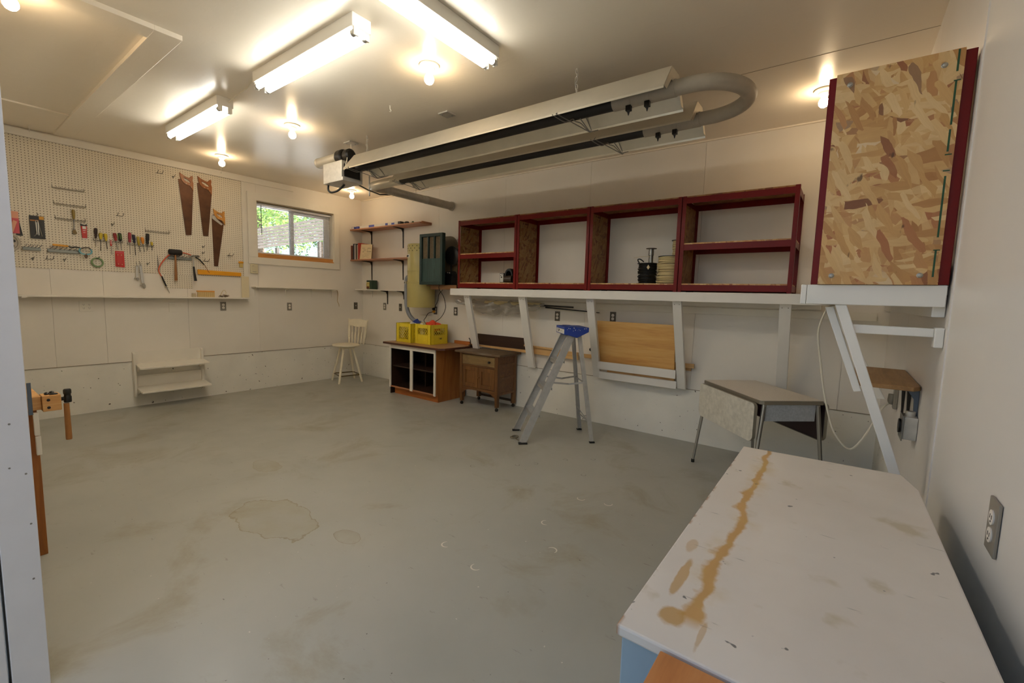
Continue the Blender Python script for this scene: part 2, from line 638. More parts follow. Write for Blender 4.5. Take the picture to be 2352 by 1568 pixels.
DKEDGE = plain('dark counter edge', '#4a261a', .4)
DKPANEL = wood('dark hardboard', '#2c1c12', '#382418', '#42301f', 'x', .5)
OAKR = wood('oak wall shelf', '#7d5a33', '#9c7547', '#ad8758', 'y', .45)
BOARD = wood('orange plywood board', '#a5683a', '#b97b48', '#c58a56', 'y', .4)
YEL = plain('yellow crate plastic', '#dcc42a', .4, var=.05)
YTOOL = plain('yellow tool plastic', '#dd9a1c', .4)
TANK = plain('olive yellow tank enamel', '#b3a565', .35, var=.06, vscale=5)
TANKL = plain('tank label', '#d9d8c8', .4)
GREEN = plain('dark green enamel', '#1e3530', .4, var=.15, vscale=12)
GREENS = wood('dark green streaked panel', '#1b2c29', '#2b433e', '#39544c', 'z', .45)
CLOTH = plain('tan filter cloth', '#6d5e48', .9, var=.2, vscale=40, bump=.3)
TANM = plain('tan shroud', '#6e5d40', .5, var=.1)
BLUE = plain('blue plastic', '#1d3b93', .4)
BLUEC = plain('blue cabinet paint', '#94a7b2', .45, var=.05)
REDP = plain('red plastic', '#c8281f', .4)
REDC = plain('red card', '#b92e26', .45, var=.08, vscale=30)
ORANGE = plain('orange cloth', '#d94a28', .7)
PINK = plain('pink card', '#c9545c', .5)
PEACH = plain('peach card', '#d99a7c', .5)
CARDB = plain('black card', '#252320', .5)
PAPER = plain('paper', '#d8c6a0', .7)
PAPERW = plain('white paper', '#d9d6cf', .6)
CABLEB = plain('black cable', '#0d0c0b', .5)
CABLEC = plain('cream cable', '#d2bf8f', .5)
CORDW = plain('white cord', '#d9d2bf', .5)
LEATH = plain('dark rubber', '#1b1714', .65)
HICK = wood('mallet handle', '#74471f', '#93602e', '#a8733b', 'z', .4)
TAPEG = plain('green tape', '#5d7a3c', .4)
CYAN = plain('light blue handle', '#6fa9b8', .4)
NAVY = plain('navy plastic', '#1d1c33', .35)
CLEARY = plain('yellow translucent handle', '#cdb43a', .25)
AMBER = plain('amber handle', '#d98a2b', .3)
LIME = plain('lime handle', '#7fae52', .35)
OLIVE = plain('olive brush handle', '#8b7433', .4)
TABLET = plain('speckled grey laminate', '#cfc5b6', .35, var=.12, vscale=120)
TABLEL = plain('pale worn laminate', '#cbc6b8', .4, var=.14, vscale=30)
TABLEA = plain('grey blue marbled apron', '#b2b6ba', .4, var=.15, vscale=70)
WINE = plain('dark wine underside', '#2c1013', .5)
PORC = plain('white porcelain', '#efe7da', .3)
FIXT = plain('white fixture enamel', '#e6e2d8', .35)
TUBEG = glow('lit fluorescent tube', (1.0, .965, .87, 1), 21)
BULBG = glow('lit bulb', (1.0, .74, .45, 1), 72)
GLASS = clear('window glass')
def polysheet():
    m = clear('clear plastic sheet', .15, (.92, .92, .92, 1), .3)
    nt = m.node_tree
    mx = next(n for n in nt.nodes if n.type == 'MIX_SHADER')
    df = nt.nodes.new('ShaderNodeBsdfDiffuse')
    df.inputs[0].default_value = lin('#d8d2c6')
    m2 = nt.nodes.new('ShaderNodeMixShader')
    m2.inputs[0].default_value = .38
    nt.links.new(mx.outputs[0], m2.inputs[1])
    nt.links.new(df.outputs[0], m2.inputs[2])
    nt.links.new(m2.outputs[0], nt.nodes['Material Output'].inputs[0])
    return m
POLY = polysheet()
VINYL = plain('white vinyl', '#e8e8ea', .35)
SLAT = plain('white blind slat', '#e4e2de', .4)
LEAFG = [plain('leaf green', '#6d9a3c', .5, var=.25, vscale=3), plain('leaf light green', '#9bb85a', .5, var=.2, vscale=3), plain('leaf dark green', '#47743a', .5, var=.25, vscale=3)]
BARK = plain('bark', '#5a4a3c', .8, var=.2, bump=.4, bscale=20)
WEATH = wood('weathered grey board', '#3f3832', '#4d463f', '#5a524a', 'y', .7)
PATIO = plain('pale patio', '#d9d4ca', .7, var=.05)
TINL = plain('tin label cream', '#d8c98a', .4)
TING = plain('green tin', '#1f3a28', .35)
MAROON = plain('maroon book', '#6b2f24', .5)
SPINEW = plain('white spine', '#cfcac2', .5)
INK = plain('ink', '#3a322a', .6)
GREENINK = plain('green marker ink', '#1e4a2c', .6)
JOINT = plain('dark joint', '#8b7d66', .7)

# ------------------------------------------------------------------ the room
YF = -4.50   # inner face of the front wall; the camera stands in its doorway
S('floor', MB().box(-.3, XB + .3, -9.0, .3, -.12, 0), FLOOR)
S('ceiling', MB().box(-.3, XB + .3, -4.62, .3, H, H + .15), CEIL)

def panels(axis, wall, cuts, lo, hi, holes=None, t=.008, back=.2):
    """sheet panels butted along a wall, 3 mm apart"""
    mb = MB()
    for a, b in zip(cuts, cuts[1:]):
        a2, b2 = a + .0012, b - .0012
        if axis == 'y':
            mb.box(a2, b2, -t, 0, lo, hi)
        elif axis == 'x0':
            mb.box(0, t, a2, b2, lo, hi)
        else:
            mb.box(XB - t, XB, a2, b2, lo, hi)
    return mb

LZ = .552  # top of the concrete
mb = panels('y', 0, [.0, 1.894, 3.127, 4.349, 5.58, 6.8, XB], LZ, H)
mb.box(-.2, XB + .2, 0.0, .2, LZ, H)
S('wall_back', mb, WALL)
S('baseboard_back', MB().box(-.2, XB + .2, 0.0, .2, -.1, LZ), CONC)

# left wall with the window opening
WY0, WY1, WZ0, WZ1 = -1.735, -.547, 1.905, 2.69
mb = MB()
for y0, y1, z0, z1 in ((-4.62, WY0, LZ, H), (WY1, .2, LZ, H), (WY0, WY1, LZ, WZ0), (WY0, WY1, WZ1, H)):
    mb.box(-.2, 0, y0, y1, z0, z1)
cuts = [-4.5, -3.83, -3.41, -2.60, WY0]
for a, b in zip(cuts, cuts[1:]):
    mb.box(0, .008, a + .001, b - .001, LZ, H)
mb.box(0, .008, WY1, 0, LZ, H)
mb.box(0, .008, WY0, WY1, LZ, WZ0)
mb.box(0, .008, WY0, WY1, WZ1, H)
S('wall_left', mb, WALL)
S('baseboard_left', MB().box(-.2, 0, -4.62, .2, -.1, LZ), CONC)

mb = panels('x1', 0, [-9.0, -6.2, -4.985, -3.765, -2.545, -1.325, -.0], 0.0, H)
mb.box(XB, XB + .2, -9.0, .2, -.1, H)
S('wall_right', mb, WALLR)
S('baseboard_right', MB().box(XB - .012, XB - .008, -2.3, 0, 0, LZ), CONC)

S('trim_ledge_back', MB().box(0, XB, -.0065, -.0, LZ - .006, LZ + .0005), JOINT)
S('trim_ledge_left', MB().box(0, .0065, -4.5, 0, LZ - .006, LZ + .0005), JOINT)
S('trim_seam_bead', MB().box(XB - .012, XB - .008, -2.556, -2.5465, 0, H).box(XB - .010, XB - .008, -2.543, -2.535, 0, H), WALLR)
S('trim_seam_joint', MB().box(XB - .0086, XB - .007, -2.5465, -2.543, 0, H), plain('blue grey joint', '#77767c', .7))
S('wall_hole', MB().torus((4.443, -.010, .854), .014, .006, (0, 1, 0), 20, 8).cyl((4.443, -.0095, .854), (4.443, -.0082, .854), .008, n=12), BLACK, parent=bpy.data.objects['wall_back'])
# paint rings and crescents dried on the floor
mb = MB()
mbd = MB()
rr = random.Random(21)
def crescent(m, x, y, r, a0, span, w):
    n = 9
    for i in range(n):
        t0, t1 = a0 + span * i / n, a0 + span * (i + 1) / n
        w0 = w * (.35 + .65 * math.sin(PI * i / n)); w1 = w * (.35 + .65 * math.sin(PI * (i + 1) / n))
        m.face([(x + (r - w0) * math.cos(t0), y + (r - w0) * math.sin(t0), .0006), (x + r * math.cos(t0), y + r * math.sin(t0), .0006), (x + r * math.cos(t1), y + r * math.sin(t1), .0006), (x + (r - w1) * math.cos(t1), y + (r - w1) * math.sin(t1), .0006)])
for x, y, a in ((5.033, -2.944, 2.2), (5.31, -2.998, 2.6), (5.346, -2.359, 2.0), (5.544, -2.60, -.6), (5.36, -1.9, 3.0), (5.55, -1.85, 3.4)):
    crescent(mb, x, y, .030, a, 3.6, .008)
for x, y in ((4.75, -1.55), (4.62, -1.68), (4.9, -1.30), (5.05, -1.12), (4.35, -1.95), (5.2, -1.5)):
    crescent(mbd, x + rr.uniform(-.03, .03), y, .022, rr.uniform(0, 6), 5.6, .004)
S('paint_crescents', mb, plain('dried pale paint', '#d5d0c2', .5), parent=bpy.data.objects['floor'])
S('dark_rings', mbd, plain('dried dark ring', '#5d564a', .5), parent=bpy.data.objects['floor'])

# front wall: runs left of the doorway, its end is the white jamb at the left of the picture
XJ = 4.58
S('wall_front', MB().box(-.2, XJ - .02, YF - .09, YF, 0, H), WALL)
jm = plain('white jamb paint', '#dcdad8', .5, var=.03, bump=.1, bscale=25)
S('trim_jamb', MB().box(XJ - .02, XJ, YF - .09, YF, 0, H), jm, .002)
S('trim_casing', MB().box(XJ - .16, XJ - .004, YF - .125, YF - .098, 0, H), jm, .002)
mb = MB()
rnd = random.Random(3)
for y, z in ((-4.553, .83), (-4.517, .80), (-4.515, .62), (-4.545, .98), (-4.52, .42), (-4.555, 1.45)):
    mb.cyl((XJ - .001, y, z), (XJ + .0006, y, z), .0028 + rnd.random() * .001, n=8)
nails = S('nail_head', mb, PLATE, parent=bpy.data.objects['trim_jamb'])

# crown board, window casing
S('trim_crown', MB().box(.008, .034, -4.5, -1.205, 2.915, 2.985), WHITE, .003)
S('trim_casing_head', MB().box(.008, .030, -1.855, -.455, 2.695, 2.80), WHITE, .002)
mb = MB().box(.008, .030, -1.855, WY0, 1.905, 2.695).box(.008, .030, WY1, -.455, 1.905, 2.695)
S('trim_casing_sides', mb, WHITE, .002)
S('trim_apron', MB().box(.008, .026, -1.86, -.448, 1.808, 1.905), WHITE, .002)
S('trim_post', MB().box(.008, .022, -1.925, -1.868, 1.335, 2.915), WHITE, .002)

# window: vinyl slider set at the outer half of the wall
w = S('window_1', MB().box(-.2, -.11, WY0, WY0 + .05, WZ0, WZ1).box(-.2, -.11, WY1 - .05, WY1, WZ0, WZ1).box(-.2, -.11, WY0 + .05, WY1 - .05, WZ1 - .05, WZ1).box(-.2, -.11, WY0 + .05, WY1 - .05, WZ0, WZ0 + .05), VINYL, .004)
ym = (WY0 + WY1) / 2 - .02
S('sash_left', MB().box(-.165, -.135, ym - .03, ym + .015, WZ0 + .05, WZ1 - .05), VINYL, .003, parent=w)
mb = MB().box(-.133, -.112, ym - .025, ym + .025, WZ0 + .05, WZ1 - .05).box(-.133, -.112, WY1 - .10, WY1 - .05, WZ0 + .05, WZ1 - .05).box(-.133, -.112, ym + .025, WY1 - .10, WZ1 - .09, WZ1 - .05).box(-.133, -.112, ym + .025, WY1 - .10, WZ0 + .05, WZ0 + .09)
S('sash_right', mb, VINYL, .003, parent=w)
S('pane', MB().box(-.152, -.148, WY0 + .05, ym - .02, WZ0 + .05, WZ1 - .05), GLASS, parent=w)
S('pane', MB().box(-.124, -.120, ym + .025, WY1 - .10, WZ0 + .09, WZ1 - .09), GLASS, parent=w)
# reveal boards
S('trim_reveal_head', MB().box(-.11, .008, WY0, WY1, WZ1 - .012, WZ1 + .0), HEADW)
S('trim_reveal_sides', MB().box(-.11, .008, WY0, WY0 + .01, WZ0 + .02, WZ1 - .012).box(-.11, .008, WY1 - .01, WY1, WZ0 + .02, WZ1 - .012), WHITE)
S('trim_sill', MB().box(-.11, .006, WY0, WY1, WZ0, WZ0 + .018).box(-.022, .004, WY0 + .012, WY1 - .012, WZ0 + .018, WZ0 + .062), SILLW, .002)

# mini blind
b = E('window_blind', 'white horizontal mini blind, slats tilted open, hanging in the small window', 'blind', (-.06, (WY0 + WY1) / 2, WZ0 + .07))
y0, y1 = WY0 + .015, WY1 - .015
P('head_rail', MB().box(-.08, -.04, y0, y1, WZ1 - .045, WZ1 - .013), VINYL, b, .002)
mb = MB()
z = WZ0 + .092
while z < WZ1 - .05:
    for k, (xa, xb, dz) in enumerate(((-.0725, -.060, .0018), (-.060, -.0475, .0018))):
        za, zb = (z, z + dz) if k == 0 else (z + dz, z)
        mb.face([(xa, y0, za), (xb, y0, zb), (xb, y1, zb), (xa, y1, za)])
    z += .0205
P('slats', mb, SLAT, b)
P('bottom_rail', MB().box(-.073, -.047, y0, y1, WZ0 + .068, WZ0 + .082), VINYL, b, .002)
P('tilt_wand', MB().cyl((-.03, WY0 + .085, WZ1 - .04), (-.03, WY0 + .085, WZ1 - .46), .005, n=8), plain('dark wand', '#4a4a44', .3), b, smooth=True)
for yy in (y0 + .15, (y0 + y1) / 2, y1 - .15):
    P('ladder_cord', MB().cyl((-.046, yy, WZ0 + .075), (-.046, yy, WZ1 - .03), .0012, n=6).cyl((-.074, yy, WZ0 + .075), (-.074, yy, WZ1 - .03), .0012, n=6), SLAT, b)

# attic hatch frame boards on the ceiling
mb = MB().box(.15, 3.35, -3.745, -3.605, H - .030, H).box(3.205, 3.35, -4.62, -3.745, H - .030, H)
S('trim_hatch_frame', mb, CEIL, .002)
S('trim_hatch_edge', MB().box(.30, .93, -4.62, -3.746, H - .014, H), CEIL, .002)
S('trim_ceiling_batten', MB().box(.0, 7.0, -.03, -.008, H - .012, H), CEIL)
mb = MB()
S('trim_ceiling_seam', MB().box(1.0, XB, -1.222, -1.219, H - .0012, H + .001), JOINT)

# ------------------------------------------------------------------ outside the window
S('ground_1', MB().box(-30, -.2, -14, 22, .6, 1.0), PATIO)
def leaf_ball(c, r, n, seed, size, squash=.85):
    rr = random.Random(seed)
    mb = MB()
    lumps = [(Vector(c) + Vector((rr.uniform(-1, 1), rr.uniform(-1, 1), rr.uniform(-.8, .9))) * r * .62, r * rr.uniform(.32, .55)) for _ in range(13)]
    for i in range(n):
        o, lr = lumps[rr.randrange(len(lumps))]
        d = Vector((rr.gauss(0, 1), rr.gauss(0, 1), rr.gauss(0, 1))).normalized()
        p = o + d * lr * rr.uniform(.75, 1.05)
        a = Vector((rr.gauss(0, 1), rr.gauss(0, 1), rr.gauss(0, .6))).normalized() * size * rr.uniform(.6, 1.3)
        b2 = a.cross(d).normalized() * size * .45
        mb.face([p - a, p + b2, p + a, p - b2])
        f = mb.bm.faces[-1] if False else None
    return mb
def tree(x, y, r, h, seed, mats, label, n=2600):
    t = E('leafy_tree', label, 'tree', (x, y, 1.0), group='trees seen through the window')
    for k, mm in enumerate(mats):
        P('foliage', leaf_ball((x, y, h), r, n // len(mats), seed + k * 11, .075), mm, t)
    P('trunk', MB().tube([(x, y, 1.0), (x + .05, y + .04, h * .55), (x, y, h)], .12, 9, radii=[.14, .11, .06]), BARK, t, smooth=True)
    return t
tree(-9.0, 2.3, 1.5, 3.9, 1, [LEAFG[0], LEAFG[1]], 'leafy tree beyond the left pane of the window')
tree(-9.4, 4.7, 1.6, 4.0, 2, [LEAFG[0], LEAFG[2]], 'leafy tree beyond the right pane of the window')
tree(-11.5, 3.4, 2.2, 4.3, 3, [LEAFG[1], LEAFG[2]], 'farther tree filling the gap between the two panes')
tree(-9.5, -.4, 1.6, 3.8, 5, [LEAFG[0], LEAFG[2]], 'leafy tree hidden left of the window opening')
# weathered slatted lean-to roof
g = E('lean_to_roof', 'weathered grey slatted lean-to outside the window, below the trees', 'shelter', (-5, 1.3, 1.0))
for k in range(7):
    zz = k * .058
    xx = -5.0 - k * .06
    za, zb = 2.205 + zz, 3.10 + zz * 1.75
    P('slat', MB().prism([(xx, -.6, za), (xx, 3.3, zb), (xx, 3.3, zb + .088), (xx, -.6, za + .050)], (.04, 0, 0)), WEATH, g)
for yy, zz in ((-.4, 2.3), (.95, 2.52), (2.1, 2.8), (3.2, 3.05)):
    P('post', MB().box(-5.05, -4.95, yy - .03, yy + .03, 1.0, zz), WEATH, g)

# ------------------------------------------------------------------ lights and ceiling fittings
def bulb_holder(x, y, label):
    t = E('ceiling_lampholder', label, 'light', (x, y, H), group='bare bulb lampholders on the ceiling')
    P('porcelain_base', MB().lathe([(.0, 0), (.066, 0), (.068, -.008), (.062, -.014), (.040, -.020), (.034, -.032), (.027, -.040), (.0, -.040)], (x, y, H), n=28), PORC, t, smooth=True)
    P('bulb', MB().lathe([(.0, -.050), (.014, -.036), (.0145, -.050), (.019, -.060), (.029, -.074), (.033, -.089), (.031, -.104), (.022, -.117), (.011, -.1235), (.0, -.125)], (x, y, H), n=22), BULBG, t, smooth=True)
    return t
b0 = bulb_holder(4.376, -2.502, 'bare lit bulb on the ceiling between the two big fluorescent fixtures')
dup(b0, (2.463, -2.466, H), 'bare lit bulb on the ceiling right of the far small fluorescent fixture')
dup(b0, (.775, -2.437, H), 'bare lit bulb on the ceiling above the pegboard, nearest the saws')
dup(b0, (.569, -.576, H), 'bare lit bulb near the far corner, under the heater box in the photo')
dup(b0, (6.537, -.66, H), 'bare lit bulb half hidden behind the tall red and chipboard end cabinet')
dup(b0, (3.136, -4.303, H), 'bare lit bulb cut off at the top left corner of the photo')

def strip_light(label, loc, rz, L=1.22):
    t = E('fluorescent_fixture', label, 'light', loc, rz, 'twin tube fluorescent fixtures', local=True)
    P('housing', MB().box(-L / 2, L / 2, -.062, .062, -.074, 0), FIXT, t, .004)
    for sx in (-1, 1):
        for sy in (-1, 1):
            P('tube_socket', MB().box(min(sx * (L / 2 - .012), sx * (L / 2)), max(sx * (L / 2 - .012), sx * L / 2), sy * .036 - .016, sy * .036 + .016, -.118, -.070), FIXT, t, .003)
    for sy in (-1, 1):
        P('fluorescent_tube', MB().cyl((-L / 2 + .02, sy * .036, -.098), (L / 2 - .02, sy * .036, -.098), .0185, n=16), TUBEG, t, smooth=True)
        for sx in (-1, 1):
            P('tube_cap', MB().cyl((sx * (L / 2 - .035), sy * .036, -.098), (sx * (L / 2 - .011), sy * .036, -.098), .0192, n=16), ALU, t, smooth=True)
    return t
f1 = strip_light('fluorescent fixture running off the top edge of the photo, nearest the camera', (4.86, -3.03, H), PI / 2)
dup(f1, (3.85, -3.09, H), 'large fluorescent fixture in the middle of the ceiling, wired to the farther one', 0)
dup(f1, (1.985, -3.085, H), 'farthest fluorescent fixture, toward the pegboard wall', 0)
T('fixture_cable', MB().tube(smoothpath([(2.598, -3.06, 2.965), (2.75, -3.05, H - .0056), (2.95, -3.06, H - .0056), (3.1, -3.09, H - .008), (3.237, -3.10, 2.955)]), .0055, 8), CORDW, 'white cable linking the two in-line fluorescent fixtures', 'cable', smooth=True)

def cover_plate(x, y, label):
    t = E('ceiling_box_cover', label, 'cover plate', (x, y, H), group='junction box covers on the ceiling')
    P('plate', MB().box(x - .055, x + .055, y - .055, y + .055, H - .012, H), GALV, t, .003)
    P('screw', MB().cyl((x - .03, y - .03, H - .016), (x - .03, y - .03, H - .010), .006, n=10).cyl((x + .03, y + .03, H - .016), (x + .03, y + .03, H - .010), .006, n=10), STEEL, t)
    return t
c0 = cover_plate(3.897, -1.853, 'square metal box cover on the ceiling beside the heater reflector')
dup(c0, (2.50, -1.865, H), 'square metal box cover on the ceiling above the heater blower')

def ceiling_hook(x, y, z, label, down=.05):
    mb = MB().tube(smoothpath([(x, y, z), (x, y, z - down * .5), (x + .012, y, z - down * .8), (x + .006, y, z - down), (x - .008, y, z - down * .85)]), .003, 7)
    mb.cyl((x, y, z - .004), (x, y, z), .008, n=10)
    return T('ceiling_hook', mb, WHITE, label, 'hook', smooth=True)
ceiling_hook(3.608, -2.229, H, 'small white hook in the open ceiling left of the heater')
ceiling_hook(.20, -3.92, H, 'white hook by the crown board above the left end of the pegboard', .07)
ceiling_hook(.18, -2.226, H, 'white hook by the crown board above the two high saws', .07)

# ------------------------------------------------------------------ radiant tube heater
h = E('tube_heater', 'long galvanised radiant tube heater with two reflectors hung from ceiling chains', 'heater', (4.3, -1.63, H))
YA, YB2, ZT = -1.91, -1.355, 2.71
X0, X1 = 2.72, 5.86
for yc in (YA, YB2):
    prof = [(-.195, 2.642), (-.19, 2.655), (-.066, 2.81), (.066, 2.81), (.19, 2.655), (.195, 2.642)]
    mb = MB()
    for (ya, za), (yb, zb) in zip(prof, prof[1:]):
        mb.face([(X0, yc + ya, za), (X1, yc + ya, za), (X1, yc + yb, zb), (X0, yc + yb, zb)])
    o = P('reflector', mb, ALUP, h)
    m = o.modifiers.new('gauge', 'SOLIDIFY')
    m.thickness = .002
    for xe in (X0, X1):
        poly = [(xe, yc - .188, 2.657), (xe, yc - .066, 2.808), (xe, yc + .066, 2.808), (xe, yc + .188, 2.657), (xe, yc + .14, 2.657), (xe, yc + .07, 2.735), (xe, yc - .07, 2.735), (xe, yc - .14, 2.657)]
        P('end_plate', MB().prism(poly, (.002, 0, 0)), ALUP, o)
    P('burner_tube' if yc == YA else 'return_tube', MB().cyl((X0 - .02, yc, ZT), (5.48, yc, ZT), .045, n=24), BLACKM, h, smooth=True, label='black heater tube')
    s = P('coupling_sleeve', MB().cyl((5.475, yc, ZT), (5.87, yc, ZT), .0495, n=24), GREY, h, smooth=True, label='pale coupling sleeve')
    for xc in (5.585, 5.705):
        P('clamp', MB().lathe([(.0515, -.014), (.0515, .014)], (xc, yc, ZT), (1, 0, 0), 24), GREY, s, smooth=True)
        P('clamp_bolt', MB().box(xc - .016, xc + .016, yc - .035, yc - .005, ZT - .078, ZT - .045).lathe([(.010, 0), (.002, -.03)], (xc, yc - .02, ZT - .075), n=10), BLACK, s, .002)
    for xh in (2.84, 5.19):
        top = (xh, yc, 2.835)
        w = .0032
        mb = MB()
        mb.tube([(xh - .03, yc - .2, 2.645), top, (xh + .03, yc + .2, 2.645)], w, 7)
        mb.tube(smoothpath([(xh - .06, yc - .20, 2.648), (xh - .02, yc - .10, 2.625), (xh + .01, yc - .05, 2.655), (xh, yc, 2.658), (xh + .02, yc + .05, 2.655), (xh + .05, yc + .12, 2.62), (xh + .08, yc + .2, 2.645)], 4), w, 7)
        mb.tube([(xh - .03, yc - .2, 2.648), (xh + .09, yc + .06, 2.585), (xh + .05, yc + .2, 2.645)], w, 7)
        mb.tube([(xh + .09, yc + .06, 2.585), (xh + .05, yc - .02, 2.66)], w, 7)
        P('wire_hanger', mb, STEEL, h, smooth=True)
        mb = MB()
        zc = H
        k = 0
        while zc > 2.845:
            ax = (1, 0, 0) if k % 2 else (0, 1, 0)
            s_ = Vector((0, 1, 0)) if k % 2 else Vector((1, 0, 0))
            c = Vector((xh + .006 * math.sin(k * 1.7), yc, zc - .016))
            mb.tube([c + s_ * (.008 * math.cos(a)) + Vector((0, 0, .017 * math.sin(a))) for a in [2 * PI * i / 10 for i in range(10)]], .0030, 6, closed=True)
            zc -= .026
            k += 1
        P('chain', mb, GALV, h, smooth=True)
# u bend
yc = (YA + YB2) / 2
R = (YB2 - YA) / 2
pts = [(5.86, YA, ZT), (5.93, YA, ZT)] + arc((5.935, yc, ZT), R, -PI / 2, PI / 2, 28, (1, 0, 0), (0, 1, 0)) + [(5.93, YB2, ZT), (5.86, YB2, ZT)]
P('return_bend', MB().tube(pts, .0455, 24), GREY, h, smooth=True, label='grey u shaped return bend')
# burner box
bx = P('burner_box', MB().box(2.285, 2.62, -2.055, -1.825, 2.565, 2.765), GALV, h, .004)
P('control_panel', MB().box(2.62, 2.626, -2.03, -1.845, 2.61, 2.735), BLACK, bx, .002)
P('panel_frame', MB().box(2.62, 2.640, -2.055, -1.825, 2.565, 2.600).box(2.62, 2.640, -1.845, -1.825, 2.6, 2.765), GALV, bx, .002)
P('air_intake_pipe', MB().lathe([(.0, 0), (.054, .0), (.054, .012), (.051, .014), (.051, .37), (.0, .37)], (2.05, -1.965, 2.832), (1, 0, 0), 28), ALUP, h, smooth=True)
P('blower', MB().lathe([(.0, 0), (.062, 0), (.074, .015), (.074, .085), (.05, .1), (.03, .1), (.03, .13), (.058, .13), (.062, .14), (.062, .2), (.045, .215), (.0, .215)], (2.415, -1.945, 2.838), (1, 0, 0), 28), BLACK, h, smooth=True)
P('blower_band', MB().lathe([(.031, .1), (.034, .102), (.034, .13), (.031, .132)], (2.415, -1.945, 2.838), (1, 0, 0), 24), PORC, h, smooth=True)
P('gas_hose', MB().tube(smoothpath([(2.29, -2.0, 2.575), (2.285, -2.0, 2.52), (2.32, -1.99, 2.492), (2.40, -1.97, 2.50), (2.46, -1.94, 2.545), (2.475, -1.93, 2.57)]), .0105, 10), BLACK, h, smooth=True)
P('gas_pipe', MB().tube([(2.56, -1.84, 2.58), (2.35, -1.55, 2.60), (2.16, -1.25, 2.63), (2.1, -.9, 2.70), (2.1, -.02, 2.72)], .008, 8), BLACK, h, smooth=True)
P('control_wire', MB().tube(smoothpath([(2.5, -1.865, 2.985), (2.55, -1.9, 2.9), (2.60, -1.97, 2.84), (2.63, -2.0, 2.77), (2.66, -2.05, 2.66)]), .004, 7), CORDW, h, smooth=True)
# vent
VX = 2.16
P('flue_elbow', MB().tube([(2.70, YB2, ZT), (2.40, YB2 - .01, ZT - .005), (VX + .06, YB2 - .015, ZT - .01), (VX + .015, YB2, ZT - .01), (VX, YB2 + .05, ZT - .01), (VX, YB2 + .16, ZT - .008)], .052, 24), ALUP, h, smooth=True)
P('flue_pipe', MB().lathe([(.0, 0), (.050, 0), (.050, .7), (.054, .702), (.054, .72), (.050, .722)], (VX, YB2 + .14, ZT - .006), (0, 1, 0), 28), GALV, h, smooth=True)
P('wall_sleeve', MB().lathe([(.053, 0), (.0535, .47), (.064, .472), (.064, .485)], (VX, YB2 + .85, ZT - .004), (0, 1, 0), 28), GREY, h, smooth=True)
P('drain_bolt', MB().cyl((VX + .01, YB2 - .05, ZT - .13), (VX + .01, YB2 - .05, ZT + .10), .007, n=8), STEEL, h)
P('flue_hanger', MB().tube([(2.2, -.72, H), (2.2, -.72, 2.75)], .002, 6), STEEL, h)

# ------------------------------------------------------------------ red boltless shelving along the back wall
def red_unit(name, label, group, x0, x1, yf, yb, z0, z1, mids=(), sides=('l',), bolts=False, cat='shelving unit'):
    t = E(name, label, cat, ((x0 + x1) / 2, (yf + yb) / 2, z0), group=group)
    g, w = .0025, .034
    for sx, xx in ((1, x0), (-1, x1)):
        for sy, yy in ((1, yf), (-1, yb)):
            mb = MB()
            mb.box(min(xx, xx + sx * w), max(xx, xx + sx * w), min(yy, yy + sy * g), max(yy, yy + sy * g), z0, z1)
            mb.box(min(xx, xx + sx * g), max(xx, xx + sx * g), min(yy, yy + sy * w), max(yy, yy + sy * w), z0, z1)
            P('post', mb, RED, t, .001)
    for zt in (z0 + .078, z1) + tuple(mids):
        mb = MB()
        for yy, s in ((yf, 1), (yb, -1)):
            a, b = sorted((yy + s * .003, yy + s * .006))
            mb.box(x0 + .003, x1 - .003, a, b, zt - .066, zt - .012)
            a, b = sorted((yy + s * .006, yy + s * .022))
            mb.box(x0 + .01, x1 - .01, a, b, zt - .0145, zt - .012)
        for xx, s in ((x0, 1), (x1, -1)):
            a, b = sorted((xx + s * .003, xx + s * .006))
            mb.box(a, b, yf + .006, yb - .006, zt - .066, zt - .012)
        P('beam', mb, RED, t, .001)
        P('shelf_board', MB().box(x0 + .008, x1 - .008, yf + .007, yb - .007, zt - .0118, zt), OSBD if zt == z1 else OSB, t)
    for s in sides:
        a = x0 + .0065 if s == 'l' else x1 - .0165
        p = P('side_panel', MB().box(a, a + .010, yf + .036, yb - .036, z0 + .08, z1 - .068), OSBD, t)
    return t
YFR, YBK = -.44, -.015
GRP = 'red shelving units on the white wall shelf'
red_unit('shelving_unit', 'leftmost red shelving unit with a middle shelf, holding the small black box', GRP, 2.700, 3.636, YFR, YBK, 1.532, 2.398, (1.978,))
red_unit('shelving_unit', 'empty red shelving unit without a middle shelf, second from the left', GRP, 3.642, 4.578, YFR, YBK, 1.532, 2.398)
red_unit('shelving_unit', 'red shelving unit without a middle shelf holding the cable reels', GRP, 4.584, 5.510, YFR, YBK, 1.532, 2.398)
red_unit('shelving_unit', 'rightmost red shelving unit on the long shelf, empty, with a middle shelf', GRP, 5.516, 6.424, YFR, YBK, 1.532, 2.398, (1.978,), ('l',))

